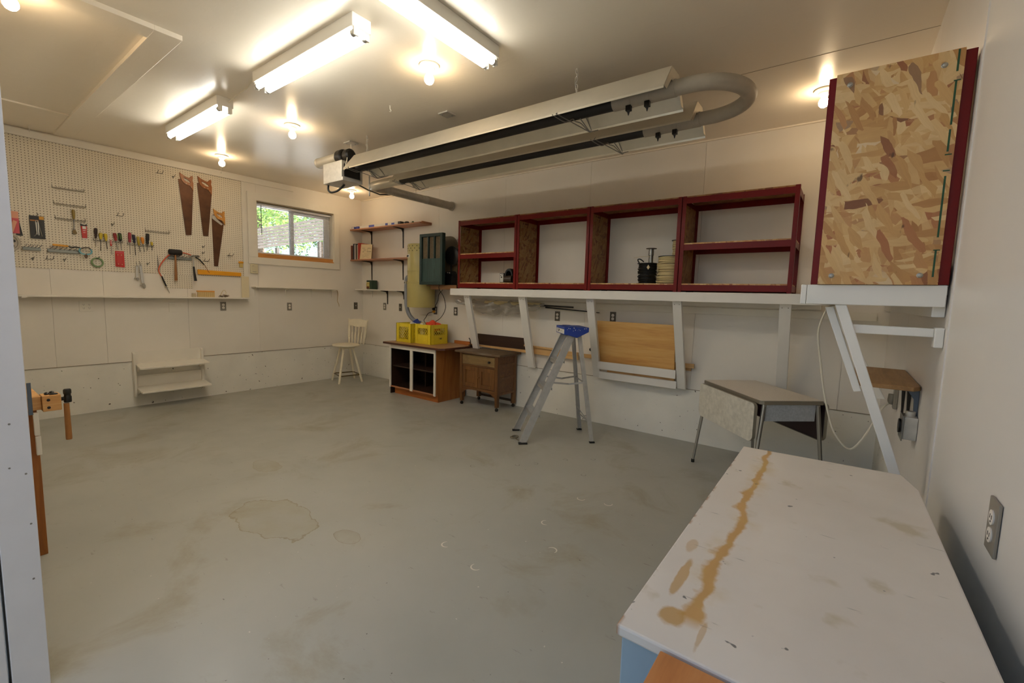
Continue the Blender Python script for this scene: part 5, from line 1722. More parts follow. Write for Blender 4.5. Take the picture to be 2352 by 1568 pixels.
P('vise_head', MB().lathe([(.0, 0), (.0155, 0), (.0165, .006), (.0165, .03), (.014, .034), (.014, .044), (.0165, .048), (.0165, .066), (.013, .072), (.0, .072)], (3.46, -4.246, .817), n=18), BLACK, t, smooth=True)
P('vise_handle', MB().lathe([(.0, 0), (.0125, 0), (.0135, .01), (.0115, .2), (.0, .2)], (3.46, -4.252, .612), n=16), HICK, t, smooth=True, label='turned wooden handle hanging from the vise')
P('clamp_board', MB().box(3.462, 3.486, -4.380, -4.360, .665, .784).box(3.462, 3.486, -4.378, -4.358, .560, .660), WHITE, t, .003, label='cream strip hanging under the vise')
T('steel_straightedge', MB().box(3.488, 3.492, -4.396, -4.380, .778, .945), plain('blue grey steel', '#6d7681', .35, .8), 'grey steel blade standing against the vise by the white jamb', 'blade', bev=.001)

# ------------------------------------------------------------------ pegboard wall
HOOKM = plain('dull hook wire', '#5f5a50', .45, .4)
RACKM = plain('grey rack wire', '#948d7e', .45, .3)
RAILM = plain('grey galvanised rail', '#8b8e88', .45, .5)
XP = .0145   # face of the board
def pegsheet(label, y0, y1, z0, z1):
    return T('pegboard', MB().box(.0085, XP, y0, y1, z0, z1), PEG, label, 'pegboard')
pegsheet('large white pegboard covering the upper left wall', -4.495, -1.930, 1.608, 2.914)
pegsheet('small pegboard strip below the big one, behind the mallet handle', -2.838, -2.540, 1.435, 1.606)
t = E('pegboard_shelf', 'long narrow white shelf under the pegboard', 'shelf', (.08, -3.2, 1.30))
P('board', MB().box(.009, .155, -4.495, -1.915, 1.312, 1.330), WHITE, t, .002)
P('end_board', MB().box(.0225, .040, -1.968, -1.872, 1.330, 1.622), plain('yellowed white paint', '#dccfae', .45), t, .002)
P('edge_strip', MB().box(.150, .158, -4.06, -4.02, 1.300, 1.318), WHITE, t)
t = E('window_shelf', 'thin white shelf on small brackets below the window', 'shelf', (.07, -1.19, 1.35))
P('board', MB().box(.009, .150, -1.832, -.552, 1.474, 1.490), WHITE, t, .002)
for y in (-1.79, -1.36, -.945, -.60):
    P('bracket', MB().prism([(.009, y, 1.474), (.12, y, 1.474), (.12, y, 1.470), (.022, y, 1.452), (.013, y, 1.352), (.009, y, 1.352)], (0, .014, 0)), WHITE, t)
t = E('thermostat', 'beige thermostat box below the left end of the window', 'thermostat', (.02, -1.795, 1.67))
P('case', MB().box(.009, .045, -1.842, -1.747, 1.672, 1.802), plain('beige thermostat', '#d2c6a4', .4), t, .006)
P('vents', MB().box(.0448, .0458, -1.83, -1.80, 1.775, 1.779).box(.0448, .0458, -1.82, -1.77, 1.692, 1.698), PLATE, t)
T('cord_end', MB().tube(smoothpath([(.012, -.50, 1.47), (.014, -.485, 1.40), (.012, -.495, 1.30), (.014, -.470, 1.235), (.016, -.468, 1.20)]), .004, 7), plain('tan cord', '#b79a68', .6), 'short tan cord hanging at the right end of the thin window shelf', 'cord', smooth=True)

def hook(kind, label, y, z, group='wire hooks on the pegboard'):
    mb = MB()
    w = .0029
    if kind == 'single':
        mb.tube(smoothpath([(XP, y, z + .012), (XP + .004, y, z), (XP + .03, y + .004, z - .004), (XP + .055, y + .008, z + .018)], 4), w, 6)
        mb.tube([(XP + .002, y - .013, z), (XP + .002, y + .013, z)], w, 6)
        mb.tube([(XP + .002, y, z + .012), (XP + .002, y, z - .02)], w, 6)
    else:
        for dy in (-.024, .024):
            mb.tube(smoothpath([(XP, y + dy, z), (XP + .03, y + dy + .003, z), (XP + .055, y + dy + .008, z + .03)], 4), w, 6)
        mb.tube([(XP + .003, y - .028, z), (XP + .003, y + .028, z)], w, 6)
    return T('peg_hook', mb, HOOKM, label, 'hook', group, smooth=True)
hook('single', 'dark cross shaped hook below the left tool rail', -3.948, 1.703)
hook('single', 'dark cross shaped hook below the light blue handled tool rail', -3.714, 1.710)
hook('double', 'faint double hook between the two cross shaped hooks', -3.83, 1.705)
hook('single', 'single hook midway, just above the middle of the screwdriver rows', -3.301, 2.140)
hook('double', 'double hook above the single hook over the screwdrivers', -3.235, 2.246)
hook('single', 'upper of the small hooks left of the lowest saw blade', -2.412, 1.982)
hook('single', 'second hook down, left of the lowest saw blade', -2.415, 1.903)
hook('double', 'lowest small hook left of the lowest saw, above the yellow level', -2.391, 1.799)
hook('double', 'hook right of the lowest saw', -2.098, 1.896)
hook('double', 'high double hook left of the first saw', -2.84, 2.81)
hook('single', 'high single hook just left of the first saw handle', -2.70, 2.80)
hook('single', 'tiny slanted hook left of the thin wire pointer', -3.0, 1.72)

def bar_rack(label, y0, y1, z, n=8, group='wire tool racks on the pegboard'):
    mb = MB()
    for zz in (0, .012):
        mb.tube([(XP + .004 + zz, y0, z - zz), (XP + .004 + zz, y1, z - zz)], .0026, 6)
    for k in range(n + 1):
        y = y0 + (y1 - y0) * k / n
        mb.tube([(XP, y, z), (XP + .022, y, z), (XP + .024, y, z + .012)], .002, 5)
    for y in (y0, y1):
        mb.tube([(XP + .002, y, z - .012), (XP + .002, y, z + .03)], .0024, 6)
    return T('tool_rack', mb, RACKM, label, 'tool rack', group, smooth=True)
bar_rack('top one of the three empty wire racks at the left of the pegboard', -3.765, -3.52, 2.46)
bar_rack('middle one of the three empty wire racks at the left of the pegboard', -3.76, -3.515, 2.295)
bar_rack('lowest of the three wire racks, where the old brush hangs', -3.759, -3.526, 2.142)
bar_rack('pale empty rack right of the screwdrivers, below the saws', -3.003, -2.768, 2.111)
bar_rack('rack holding the left row of screwdrivers', -3.47, -3.22, 1.948, 9)
bar_rack('rack holding the right row of screwdrivers', -3.175, -2.935, 1.935, 9)

def metal_rail(label, y0, y1, z, n):
    t = E('tool_rail', label, 'tool rail', (.03, (y0 + y1) / 2, z - .03), group='grey metal tool rails on the pegboard')
    P('rail', MB().box(XP, XP + .006, y0, y1, z - .03, z + .005).box(XP + .006, XP + .028, y0, y1, z - .03, z - .027).box(XP + .026, XP + .029, y0, y1, z - .027, z - .004), RAILM, t, .001)
    mb = MB()
    for k in range(n):
        y = y0 + (y1 - y0) * (k + .5) / n
        mb.tube(smoothpath([(XP + .004, y, z), (XP + .03, y + .003, z + .01), (XP + .062, y + .010, z + .014), (XP + .072, y + .014, z + .032)], 4), .0028, 6)
    P('prongs', mb, STEEL, t, smooth=True)
    return t
metal_rail('left metal tool rail, empty, running behind the round pulley', -4.012, -3.884, 1.815, 5)
metal_rail('middle metal tool rail below the yellow handled tool', -3.835, -3.58, 1.812, 7)
metal_rail('right metal tool rail behind the mallet and the hammer', -2.795, -2.548, 1.825, 6)

# saws: blade down, handle up
def saw(label, yl, yr, zlo, zhi, bl, tl, tr, br_, hm, ferrule=False):
    """yl..yr, zlo..zhi: the handle's box; bl, tl, tr, br_: blade corners"""
    t = E('hand_saw', label, 'saw', (.03, (tl[0] + tr[0]) / 2, tl[1]), group='hand saws on the pegboard')
    xs = XP + .0102
    hy = lambda u: yl + (yr - yl) * u
    hz = lambda v: zlo + (zhi - zlo) * v
    P('blade', MB().prism([(xs, *p) for p in (bl, tl, tr, br_, (br_[0] - .02, br_[1] + .05), (bl[0] + .05, bl[1] + .012))], (.0016, 0, 0)), RUST, t)
    out = [(.0, 1), (.10, .93), (.22, .885), (.42, .82), (.62, .775), (.76, .79), (.86, .90), (.98, .92), (1.0, .80), (.96, .66), (1.02, .50), (1.0, .25), (.99, .02), (.88, .16), (.74, .30), (.56, .345), (.36, .37), (.22, .46), (.10, .58), (.03, .74)]
    cx, cy = .54, .60
    inn = []
    for u, v in out:
        a = math.atan2(v - cy, (u - cx) * .9)
        e = (.27 * math.cos(a), .085 * math.sin(a))
        inn.append((cx + e[0], cy + e[1] - .30 * e[0]))
    P('handle', MB().ringprism([(xs - .010, hy(u), hz(v)) for u, v in out], [(xs - .010, hy(u), hz(v)) for u, v in inn], (.022, 0, 0)), hm, t, .003)
    mb = MB()
    for u, v in ((.46, .40), (.70, .37), (.86, .25)):
        mb.lathe([(.0, 0), (.005, 0), (.005, .001), (.0, .0015)], (xs + .0121, hy(u), hz(v)), (1, 0, 0), 10)
    P('handle_screws', mb, CHROME, t)
    return t
s1 = saw('left of the two high hand saws, brown handled', -2.632, -2.494, 2.660, 2.868, (-2.650, 2.785), (-2.594, 2.108), (-2.534, 2.114), (-2.494, 2.69), SAWH)
s2 = saw('right of the two high hand saws, brown handled', -2.440, -2.288, 2.650, 2.866, (-2.450, 2.78), (-2.406, 2.120), (-2.346, 2.124), (-2.286, 2.68), SAWH)
s3 = saw('lower hand saw with a lighter orange handle', -2.278, -2.146, 2.285, 2.488, (-2.300, 2.405), (-2.293, 1.738), (-2.247, 1.740), (-2.160, 2.30), SAWHL)
P('blade_patch', MB().prism([(XP + .0087, -2.300, 2.405), (XP + .0087, -2.296, 2.36), (XP + .0087, -2.19, 2.285), (XP + .0087, -2.170, 2.30), (XP + .0087, -2.24, 2.36), (XP + .0087, -2.262, 2.40)], (.0045, 0, 0)), GALV, s3, label='pale worn patch below the handle')

# screwdrivers
def driver(label, y, ztop, zmid, ztip, ytip, hm, r, shaft=None, style='plain', accent=None, name='screwdriver'):
    t = E(name, label, name, (.045, y, ztip), group='screwdrivers in the racks' if name == 'screwdriver' else None)
    x = XP + r + .0003
    top, mid, tip = Vector((x, y, ztop)), Vector((x, y + (ytip - y) * (ztop - zmid) / (ztop - ztip), zmid)), Vector((x, ytip, ztip))
    ax = mid - top
    L = ax.length
    if style == 'bulb':
        prof = [(.0, 0), (.7, .02), (1, .12), (1, .45), (.7, .8), (.6, .95), (.5, 1), (.0, 1)]
    elif style == 'waist':
        prof = [(.0, 0), (.8, .02), (1, .1), (1, .6), (.7, .72), (.85, .85), (.7, 1), (.0, 1)]
    else:
        prof = [(.0, 0), (.8, .02), (1, .1), (1, .75), (.72, .9), (.6, 1), (.0, 1)]
    P('grip', MB().lathe([(r * a, L * b) for a, b in prof], top, ax, 14), hm, t, smooth=True)
    if accent:
        mb = MB()
        for k in range(6):
            a_ = 2 * PI * k / 6
            o = Vector((math.cos(a_), math.sin(a_), 0)) * r * .99
            mb.bar(top + ax * .12 + o, top + ax * .74 + o, .0035, .0035, (math.cos(a_), math.sin(a_), 0))
        P('grip_stripes', mb, accent, t)
    P('shaft', MB().tube([mid, tip + (mid - tip) * .08, tip], .0028, 8, radii=[.0028, .0028, .0036]), shaft or STEEL, t, smooth=True)
    return t
driver('dark handled awl at the left end of the left screwdriver row', -3.445, 2.080, 1.965, 1.872, -3.455, plain('dark red wood', '#2c120e', .3), .0145, style='bulb', name='awl')
driver('clear yellow screwdriver with dark shaft right next to the awl', -3.406, 2.030, 1.959, 1.833, -3.417, CLEARY, .017, BLACK, 'bulb')
driver('clear yellow screwdriver, second yellow one from the left', -3.368, 2.029, 1.946, 1.858, -3.358, CLEARY, .0155, BLACK, 'bulb')
driver('small red and white stubby screwdriver hanging lowest in the left row', -3.325, 1.962, 1.895, 1.798, -3.321, REDP, .0105, accent=PAPERW)
driver('red and black screwdriver next to the green striped one', -3.289, 2.045, 1.958, 1.860, -3.268, plain('dark red grip', '#8e2a26', .35), .0155, style='waist')
driver('green and black striped screwdriver above the red card', -3.245, 2.051, 1.955, 1.856, -3.236, BLACK, .0165, accent=LIME)
driver('tall red screwdriver at the left end of the right row', -3.153, 2.068, 1.954, 1.822, -3.160, plain('rose red grip', '#a03540', .35), .0155, style='waist')
driver('navy black screwdriver second in the right row', -3.117, 2.048, 1.952, 1.809, -3.108, NAVY, .0145, BLACK, 'waist')
driver('olive yellow screwdriver third in the right row', -3.079, 2.033, 1.927, 1.854, -3.065, plain('olive yellow grip', '#b39a34', .3), .0135, BLACK)
driver('orange amber screwdriver in the right row', -3.040, 2.027, 1.950, 1.857, -3.024, AMBER, .0165, style='bulb')
driver('thick all black screwdriver near the right end of its row', -2.984, 2.077, 1.952, 1.875, -2.998, BLACK, .0175, plain('dark shaft', '#4b463f', .4, .7), 'waist')
driver('tiny yellow stubby screwdriver at the right end of the row', -2.950, 1.983, 1.940, 1.881, -2.948, CLEARY, .0115, BLACK)

# other tools and packets
t = E('carded_packet', 'pink and peach carded packet at the far left, above the round pulley', 'packet', (.03, -4.06, 1.93), group='carded packets on the pegboard')
P('card', MB().box(XP + .0002, XP + .010, -4.112, -4.022, 1.945, 2.162), PINK, t)
P('header', MB().box(XP + .010, XP + .011, -4.112, -4.022, 2.095, 2.162), PEACH, t)
P('peach_part', MB().prism([(XP + .010, -4.095, 1.965), (XP + .010, -4.066, 1.955), (XP + .010, -4.034, 2.062), (XP + .010, -4.062, 2.075)], (.010, 0, 0)), PEACH, t, .002)
P('back_card', MB().prism([(XP + .005, -4.026, 2.12), (XP + .005, -4.016, 2.04), (XP + .005, -4.000, 1.925), (XP + .005, -4.05, 1.93)], (.002, 0, 0)), CARDB, t)
t = E('carded_packet', 'black carded packet with yellow corner holding chrome parts', 'packet', (.03, -3.895, 1.91), group='carded packets on the pegboard')
P('card', MB().box(XP + .0002, XP + .014, -3.948, -3.843, 1.910, 2.140), CARDB, t)
P('header', MB().box(XP + .014, XP + .0148, -3.880, -3.845, 2.105, 2.138), plain('orange yellow print', '#cc9226', .5), t)
P('header_stripe', MB().box(XP + .014, XP + .0146, -3.945, -3.885, 2.085, 2.098), plain('orange print', '#a86a2c', .5), t)
mb = MB().box(XP + .014, XP + .024, -3.906, -3.899, 1.95, 2.075).box(XP + .014, XP + .024, -3.893, -3.886, 1.945, 2.078).tube(smoothpath([(XP + .018, -3.925, 1.93), (XP + .018, -3.905, 1.97), (XP + .018, -3.908, 2.08), (XP + .018, -3.89, 2.085), (XP + .018, -3.88, 2.02), (XP + .018, -3.866, 1.935)]), .0035, 7)
P('chrome_parts', mb, CHROME, t, smooth=True)
P('hang_hook', MB().tube([(XP, -3.888, 2.17), (XP + .02, -3.887, 2.150), (XP + .03, -3.885, 2.16)], .003, 6), STEEL, t)
t = E('pulley_wheel', 'grey round pulley wheel with holes hanging at the far left of the pegboard', 'pulley', (.05, -4.085, 1.75))
cy, cz, x0 = -4.118, 1.852, XP + .0003
mb = MB()
mb.lathe([(.078, 0), (.093, 0), (.096, .005), (.086, .014), (.086, .022), (.096, .031), (.093, .036), (.078, .034), (.075, .020), (.078, .0)], (x0, cy, cz), (1, 0, 0), 40)
P('rim', mb, GREY, t, smooth=True)
P('web', MB().lathe([(.0, .012), (.079, .012), (.079, .020), (.0, .020)], (x0, cy, cz), (1, 0, 0), 34), GREY, t, smooth=True)
mb = MB()
for k in range(6):
    a = 2 * PI * k / 6 + .3
    c = Vector((x0 + .0202, cy + .050 * math.cos(a), cz + .050 * math.sin(a)))
    mb.cyl(c, c + Vector((.0008, 0, 0)), .0145, n=16)
P('web_holes', mb, BLACK, t)
P('hub', MB().lathe([(.0, .01), (.020, .01), (.020, .040), (.010, .040), (.010, .032), (.0, .032)], (x0, cy, cz), (1, 0, 0), 22), GREY, t, smooth=True)
t = E('glue_brush', 'old brush with an olive handle hanging on the lowest wire rack', 'brush', (.04, -3.62, 1.985))
x = XP + .0142
P('handle', MB().lathe([(.0, 0), (.011, .003), (.014, .02), (.013, .06), (.009, .10), (.0, .11)], (x, -3.617, 2.252), (0, 0, -1), 16), OLIVE, t, smooth=True)
P('ferrule', MB().tube([(x, -3.617, 2.145), (x, -3.620, 2.06), (x, -3.622, 2.035)], .0055, 10, radii=[.0075, .0045, .008]), STEEL, t, smooth=True)
P('bristles', MB().prism([(x - .004, -3.628, 2.04), (x - .004, -3.612, 2.04), (x - .004, -3.598, 2.00), (x - .004, -3.612, 1.988), (x - .004, -3.632, 1.992), (x - .004, -3.636, 2.01)], (.009, 0, 0)), plain('dirty bristles', '#7d6a48', .9), t, .002)
t = E('glue_tube', 'red and white tube with a black top hanging in front of the lowest wire rack', 'tube', (.04, -3.54, 1.945))
x = XP + .0002
P('tube_body', MB().prism([(x, -3.567, 2.085), (x, -3.517, 2.090), (x, -3.519, 1.958), (x, -3.560, 1.955)], (.014, 0, 0)), REDC, t, .004)
P('black_top', MB().prism([(x + .001, -3.567, 2.086), (x + .001, -3.568, 2.112), (x + .001, -3.552, 2.104), (x + .001, -3.534, 2.100), (x + .001, -3.516, 2.112), (x + .001, -3.517, 2.090)], (.013, 0, 0)), CARDB, t)
P('white_print', MB().box(x + .0142, x + .0150, -3.554, -3.526, 2.055, 2.085).box(x + .0142, x + .0150, -3.552, -3.53, 2.035, 2.042).box(x + .0142, x + .0150, -3.55, -3.532, 2.015, 2.02), PAPERW, t)
P('white_crimp', MB().box(x + .002, x + .010, -3.560, -3.519, 1.944, 1.957), PAPERW, t)
t = E('coping_knife', 'yellow handled tool with a black end lying along the middle tool rail', 'tool', (.06, -3.70, 1.83))
x = XP + .045
P('handle', MB().bar((x, -3.800, 1.858), (x, -3.680, 1.853), .014, .020, (0, 0, 1)), YTOOL, t, .004)
P('black_end', MB().tube(smoothpath([(x, -3.680, 1.853), (x, -3.655, 1.845), (x, -3.625, 1.850), (x, -3.590, 1.846)]), .007, 9, radii=None), BLACK, t, smooth=True)
t = E('blue_pliers', 'light blue handled pliers hooked on the right end of the middle tool rail', 'pliers', (.06, -3.545, 1.76))
x = XP + .05
mb = MB().tube(smoothpath([(x, -3.552, 1.778), (x, -3.585, 1.79), (x, -3.598, 1.818), (x, -3.583, 1.842)]), .008, 10).tube(smoothpath([(x, -3.542, 1.778), (x, -3.508, 1.79), (x, -3.498, 1.815), (x, -3.506, 1.838)]), .008, 10)
P('handles', mb, CYAN, t, smooth=True)
P('dark_back', MB().tube(smoothpath([(x, -3.583, 1.842), (x, -3.55, 1.852), (x, -3.518, 1.852), (x, -3.506, 1.838)]), .006, 9), plain('dark brown grip', '#4a3a28', .5), t, smooth=True)
P('jaws', MB().tube([(x, -3.552, 1.782), (x, -3.555, 1.76), (x, -3.549, 1.735)], .006, 8, radii=[.007, .006, .003]).tube([(x, -3.542, 1.782), (x, -3.539, 1.76), (x, -3.543, 1.735)], .006, 8, radii=[.007, .006, .003]), plain('brown jaw steel', '#6b4a3a', .4, .6), t, smooth=True)
t = E('green_tape_roll', 'roll of green tape hanging on a hook below the left screwdriver row', 'tape', (.04, -3.45, 1.64))
mb = MB().lathe([(.040, 0), (.054, 0), (.054, .018), (.040, .018), (.040, .0)], (XP + .006, -3.452, 1.699), (1, .05, .12), 34)
P('tape', mb, TAPEG, t, smooth=True)
P('tape_hook', MB().tube(smoothpath([(XP, -3.46, 1.752), (XP + .03, -3.452, 1.742), (XP + .045, -3.43, 1.765)]), .0028, 6), BLACK, t)
t = E('red_card', 'red blister card with four pale dots below the screwdriver rows', 'packet', (.03, -3.255, 1.66), group='carded packets on the pegboard')
P('card', MB().prism([(XP + .010, -3.292, 1.843), (XP + .010, -3.214, 1.846), (XP + .010, -3.214, 1.660), (XP + .010, -3.296, 1.668)], (.003, 0, 0)), REDP, t)
P('blister', MB().box(XP + .013, XP + .020, -3.284, -3.226, 1.678, 1.812), REDC, t, .003)
mb = MB()
for y, z in ((-3.272, 1.80), (-3.240, 1.80), (-3.271, 1.695), (-3.238, 1.692)):
    mb.sphere((XP + .020, y, z), .006, .4)
P('pale_dots', mb, PEACH, t, smooth=True)
P('header_print', MB().box(XP + .0132, XP + .0140, -3.284, -3.222, 1.820, 1.833), PINK, t)
# wrenches
def wrench(label, y, ztop, zbot, ybot, w, head):
    t = E('adjustable_wrench', label, 'wrench', (.04, y, zbot), group='wrenches below the pegboard')
    x = XP + .02
    P('handle', MB().prism([(x, y - w / 2, ztop), (x, y + w / 2, ztop), (x, ybot + w * .4, zbot + head), (x, ybot - w * .4, zbot + head)], (.008, 0, 0)), ALU, t, .003)
    P('hang_eye', MB().torus((x + .004, y, ztop), w * .45, .0035, (1, 0, 0), 18, 7), ALU, t, smooth=True)
    P('jaw', MB().prism([(x - .002, ybot - w * .5, zbot + head * 1.05), (x - .002, ybot - w * .95, zbot + head * .7), (x - .002, ybot - w * 1.0, zbot + head * .45), (x - .002, ybot - w * .1, zbot + head * .55), (x - .002, ybot + w * .2, zbot), (x - .002, ybot + w * .9, zbot + head * .12), (x - .002, ybot + w * .95, zbot + head * .6), (x - .002, ybot + w * .5, zbot + head * 1.05)], (.013, 0, 0)), CHROME, t, .003)
    P('knurl', MB().cyl((x + .005, ybot - w * .45, zbot + head * .75), (x + .005, ybot + w * .25, zbot + head * .75), .007, n=10), STEEL, t)
    P('wire_hook', MB().tube([(XP, y, ztop + .05), (x + .01, y + .001, ztop + .012), (x + .012, y, ztop - .004)], .0025, 6), STEEL, t)
    return t
wrench('left, shorter wrench hanging below the pegboard edge', -3.105, 1.680, 1.512, -3.112, .024, .040)
wrench('right, longer adjustable wrench hanging below the pegboard edge', -3.072, 1.690, 1.425, -3.060, .028, .060)
# mallet and hammer
t = E('rubber_mallet', 'black rubber mallet with a brown handle on the right tool rail', 'mallet', (.07, -2.73, 1.53))
x = XP + .055
P('head', MB().lathe([(.0, 0), (.026, 0), (.033, .008), (.035, .03), (.035, .105), (.033, .128), (.026, .136), (.0, .136)], (x, -2.797, 1.880), (0, 1, -.012), 26), LEATH, t, smooth=True)
P('handle', MB().tube([(x, -2.729, 1.85), (x, -2.731, 1.74), (x, -2.733, 1.62), (x, -2.735, 1.53)], .012, 14, radii=[.0105, .0115, .0145, .0165]), HICK, t, smooth=True)
t = E('claw_hammer', 'small claw hammer with a black grip at the right end of the tool rail', 'hammer', (.06, -2.53, 1.53))
P('head', MB().tube(smoothpath([(x, -2.480, 1.846), (x, -2.515, 1.852), (x, -2.545, 1.850), (x, -2.565, 1.838)]), .010, 12, radii=None), STEEL, t, smooth=True)
P('face', MB().cyl((x, -2.500, 1.852), (x, -2.474, 1.848), .013, n=14), STEEL, t, smooth=True)
P('neck', MB().tube([(x, -2.540, 1.84), (x, -2.540, 1.712)], .008, 12), GALV, t, smooth=True)
P('grip', MB().tube([(x, -2.540, 1.716), (x, -2.536, 1.64), (x, -2.526, 1.535)], .012, 14, radii=[.0105, .012, .0165]), BLACK, t, smooth=True)
# bow shaped saw frame
t = E('bow_saw', 'orange and black bow saw frame arching behind the mallet and hammer', 'saw', (.05, -2.63, 1.37))
x = XP + .03
orange = plain('orange enamel', '#d05a34', .35)
P('orange_arm', MB().tube(smoothpath([(x, -2.872, 1.57), (x, -2.897, 1.63), (x, -2.890, 1.69), (x, -2.845, 1.772), (x, -2.79, 1.838), (x, -2.73, 1.872), (x, -2.663, 1.882), (x, -2.60, 1.874), (x, -2.556, 1.860)]), .0065, 10), orange, t, smooth=True)
P('black_arm', MB().tube(smoothpath([(x + .012, -2.515, 1.84), (x + .012, -2.47, 1.81), (x + .010, -2.418, 1.750)]), .0075, 10), BLACK, t, smooth=True)
P('black_grip', MB().tube(smoothpath([(x, -2.872, 1.578), (x, -2.855, 1.52), (x, -2.832, 1.458)]), .009, 10), BLACK, t, smooth=True)
P('tip', MB().tube([(x, -2.832, 1.458), (x, -2.815, 1.41), (x, -2.800, 1.372)], .004, 8, radii=[.006, .0045, .002]), CHROME, t, smooth=True)
P('end_wire', MB().tube(smoothpath([(x + .010, -2.418, 1.750), (x + .008, -2.395, 1.715), (x + .006, -2.372, 1.665), (x + .004, -2.355, 1.648)]), .0035, 8), plain('copper wire', '#9c6a4a', .4, .7), t, smooth=True)
t = E('wire_pointer', 'thin grey pointed rod standing left of the bow saw', 'rod', (.03, -2.897, 1.66))
P('rod', MB().tube([(XP + .012, -2.898, 1.835), (XP + .012, -2.897, 1.76), (XP + .012, -2.896, 1.66)], .004, 8, radii=[.001, .0045, .0055]), STEEL, t, smooth=True)
P('wing', MB().sphere((XP + .014, -2.905, 1.665), .011, .6, 1.2, .9).sphere((XP + .018, -2.888, 1.660), .008, .6, 1.2, .9), GALV, t, smooth=True)
# yellow level, bit case, jar, organiser
t = E('spirit_level', 'yellow level lying on pegs along the pegboard edge below the lowest saw', 'level', (.03, -2.22, 1.62))
P('body', MB().prism([(XP + .006, -2.488, 1.684), (XP + .006, -1.968, 1.672), (XP + .006, -1.968, 1.622), (XP + .006, -2.486, 1.622)], (.020, 0, 0)), YTOOL, t, .004)
P('grooves', MB().box(XP + .0258, XP + .0264, -2.38, -2.376, 1.63, 1.67).box(XP + .0258, XP + .0264, -2.17, -2.166, 1.628, 1.668).box(XP + .0258, XP + .0264, -2.05, -2.046, 1.626, 1.666), AMBER, t)
t = E('bit_case', 'small yellow topped clear bit case on the pegboard right edge', 'case', (.03, -1.962, 1.74))
P('lid', MB().box(XP + .0002, XP + .026, -1.992, -1.935, 1.800, 1.826), YTOOL, t, .003)
P('case', MB().box(XP + .0002, XP + .022, -1.984, -1.942, 1.745, 1.800), plain('yellowish clear case', '#c9b070', .3), t, .003)
ZP = 1.3302
t = E('glass_jar', 'tiny jar with a grey lid on the pegboard shelf left of the bit organiser', 'jar', (.09, -2.56, ZP))
P('jar', MB().lathe([(.0, 0), (.020, 0), (.021, .004), (.021, .036), (.018, .040), (.0, .04)], (.10, -2.565, ZP), n=20), plain('cloudy glass', '#b5a98c', .2), t, smooth=True)
P('lid', MB().lathe([(.0, .040), (.021, .040), (.021, .050), (.0, .050)], (.10, -2.565, ZP), n=20), GREY, t, smooth=True)
t = E('bit_organiser', 'yellow lidded clear organiser standing on the pegboard shelf', 'organiser', (.09, -2.43, ZP))
P('tray', MB().box(.085, .115, -2.522, -2.330, ZP, ZP + .065), plain('clear yellow tray', '#cdb27c', .3), t, .002)
P('lid', MB().box(.083, .117, -2.530, -2.330, ZP + .065, ZP + .084), plain('orange lid', '#d99a4a', .35), t, .003)
mb = MB()
for k in range(9):
    y = -2.51 + k * .021
    mb.box(.1152, .1162, y, y + .003, ZP + .004, ZP + .062)
P('dividers', mb, plain('divider', '#a48a55', .4), t)
t = E('chain_heap', 'small heap of chain and wire on the pegboard shelf near its right end', 'chain', (.09, -2.2, ZP))
rr = random.Random(12)
mb = MB()
for k in range(26):
    c = Vector((.10 + rr.uniform(-.03, .03), -2.225 + rr.uniform(-.055, .06), ZP + .007 + rr.uniform(0, .022)))
    mb.torus(c, .011, .0026, (rr.uniform(-1, 1), rr.uniform(-1, 1), rr.uniform(.3, 1)), 12, 5, .7)
P('links', mb, plain('dull chain', '#6b5a45', .45, .6), t, smooth=True)
P('pale_wire', MB().tube(smoothpath([(.10, -2.26, ZP + .02), (.10, -2.235, ZP + .075), (.10, -2.21, ZP + .095), (.10, -2.19, ZP + .06), (.10, -2.215, ZP + .03)]), .003, 7), CABLEC, t, smooth=True)
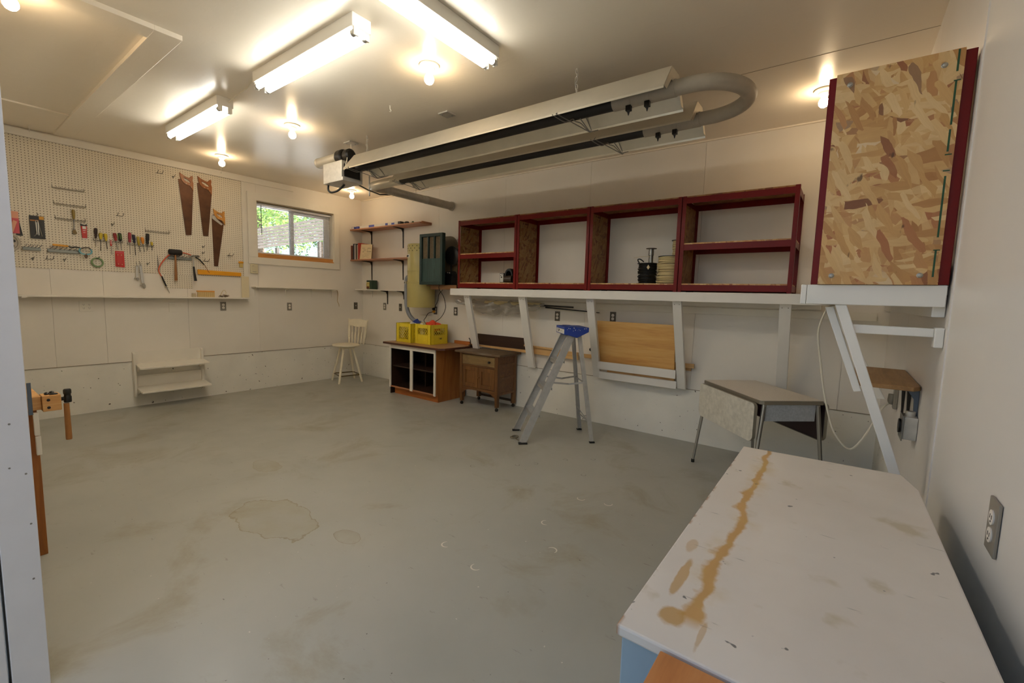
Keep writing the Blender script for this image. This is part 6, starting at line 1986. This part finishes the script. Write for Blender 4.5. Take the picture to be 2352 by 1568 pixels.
T('wood_block', MB().prism([(.09, -4.115, ZP), (.09, -4.085, ZP), (.09, -4.095, ZP + .035), (.09, -4.108, ZP + .05), (.09, -4.13, ZP + .05), (.09, -4.13, ZP)], (.04, 0, 0)), KICK, 'small brown wooden block on the pegboard shelf beside the white jamb', 'block', bev=.002)

# ------------------------------------------------------------------ daylight, camera, view
wd = bpy.data.worlds.new('sky')
SC.world = wd
wd.use_nodes = True
nt = wd.node_tree
sky = nt.nodes.new('ShaderNodeTexSky')
sky.sky_type = 'NISHITA'
sky.sun_disc = False
sky.sun_elevation = math.radians(48)
sky.sun_rotation = math.radians(120)
bg = nt.nodes['Background']
nt.links.new(sky.outputs[0], bg.inputs[0])
bg.inputs[1].default_value = SKY_STRENGTH
sd = bpy.data.lights.new('sun', 'SUN')
sd.energy = SUN_STRENGTH
sd.angle = math.radians(.6)
so = bpy.data.objects.new('sun', sd)
COL.objects.link(so)
so.rotation_euler = Vector((.62, .45, .75)).to_track_quat('Z', 'Y').to_euler()
so.location = (10, 6, 12)

cam = bpy.data.cameras.new('camera')
co = bpy.data.objects.new('camera', cam)
COL.objects.link(co)
yaw, pit, rol = 2.2093, -.1015, .0273
fwd = Vector((math.cos(yaw) * math.cos(pit), math.sin(yaw) * math.cos(pit), math.sin(pit)))
right = Vector((math.sin(yaw), -math.cos(yaw), 0))
up = right.cross(fwd)
r2 = right * math.cos(rol) + up * math.sin(rol)
u2 = -right * math.sin(rol) + up * math.cos(rol)
co.matrix_world = Matrix(((r2.x, u2.x, -fwd.x, 6.7795), (r2.y, u2.y, -fwd.y, -4.7077), (r2.z, u2.z, -fwd.z, 1.45), (0, 0, 0, 1)))
cam.sensor_fit = 'HORIZONTAL'
cam.sensor_width = 36
cam.lens = 1020.44 / 2352 * 36
cam.clip_start = .01
cam.clip_end = 200
SC.camera = co
vs = SC.view_settings
SC.display_settings.display_device = 'sRGB'
vs.view_transform = 'Standard'
vs.look = 'None'
vs.exposure = EXPOSURE
vs.gamma = 1
vs.use_curve_mapping = False
cy = SC.cycles
cy.use_denoising = True
cy.max_bounces = 10
cy.diffuse_bounces = 6
cy.transparent_max_bounces = 16
cy.caustics_reflective = False
cy.caustics_refractive = False
cy.sample_clamp_indirect = 6
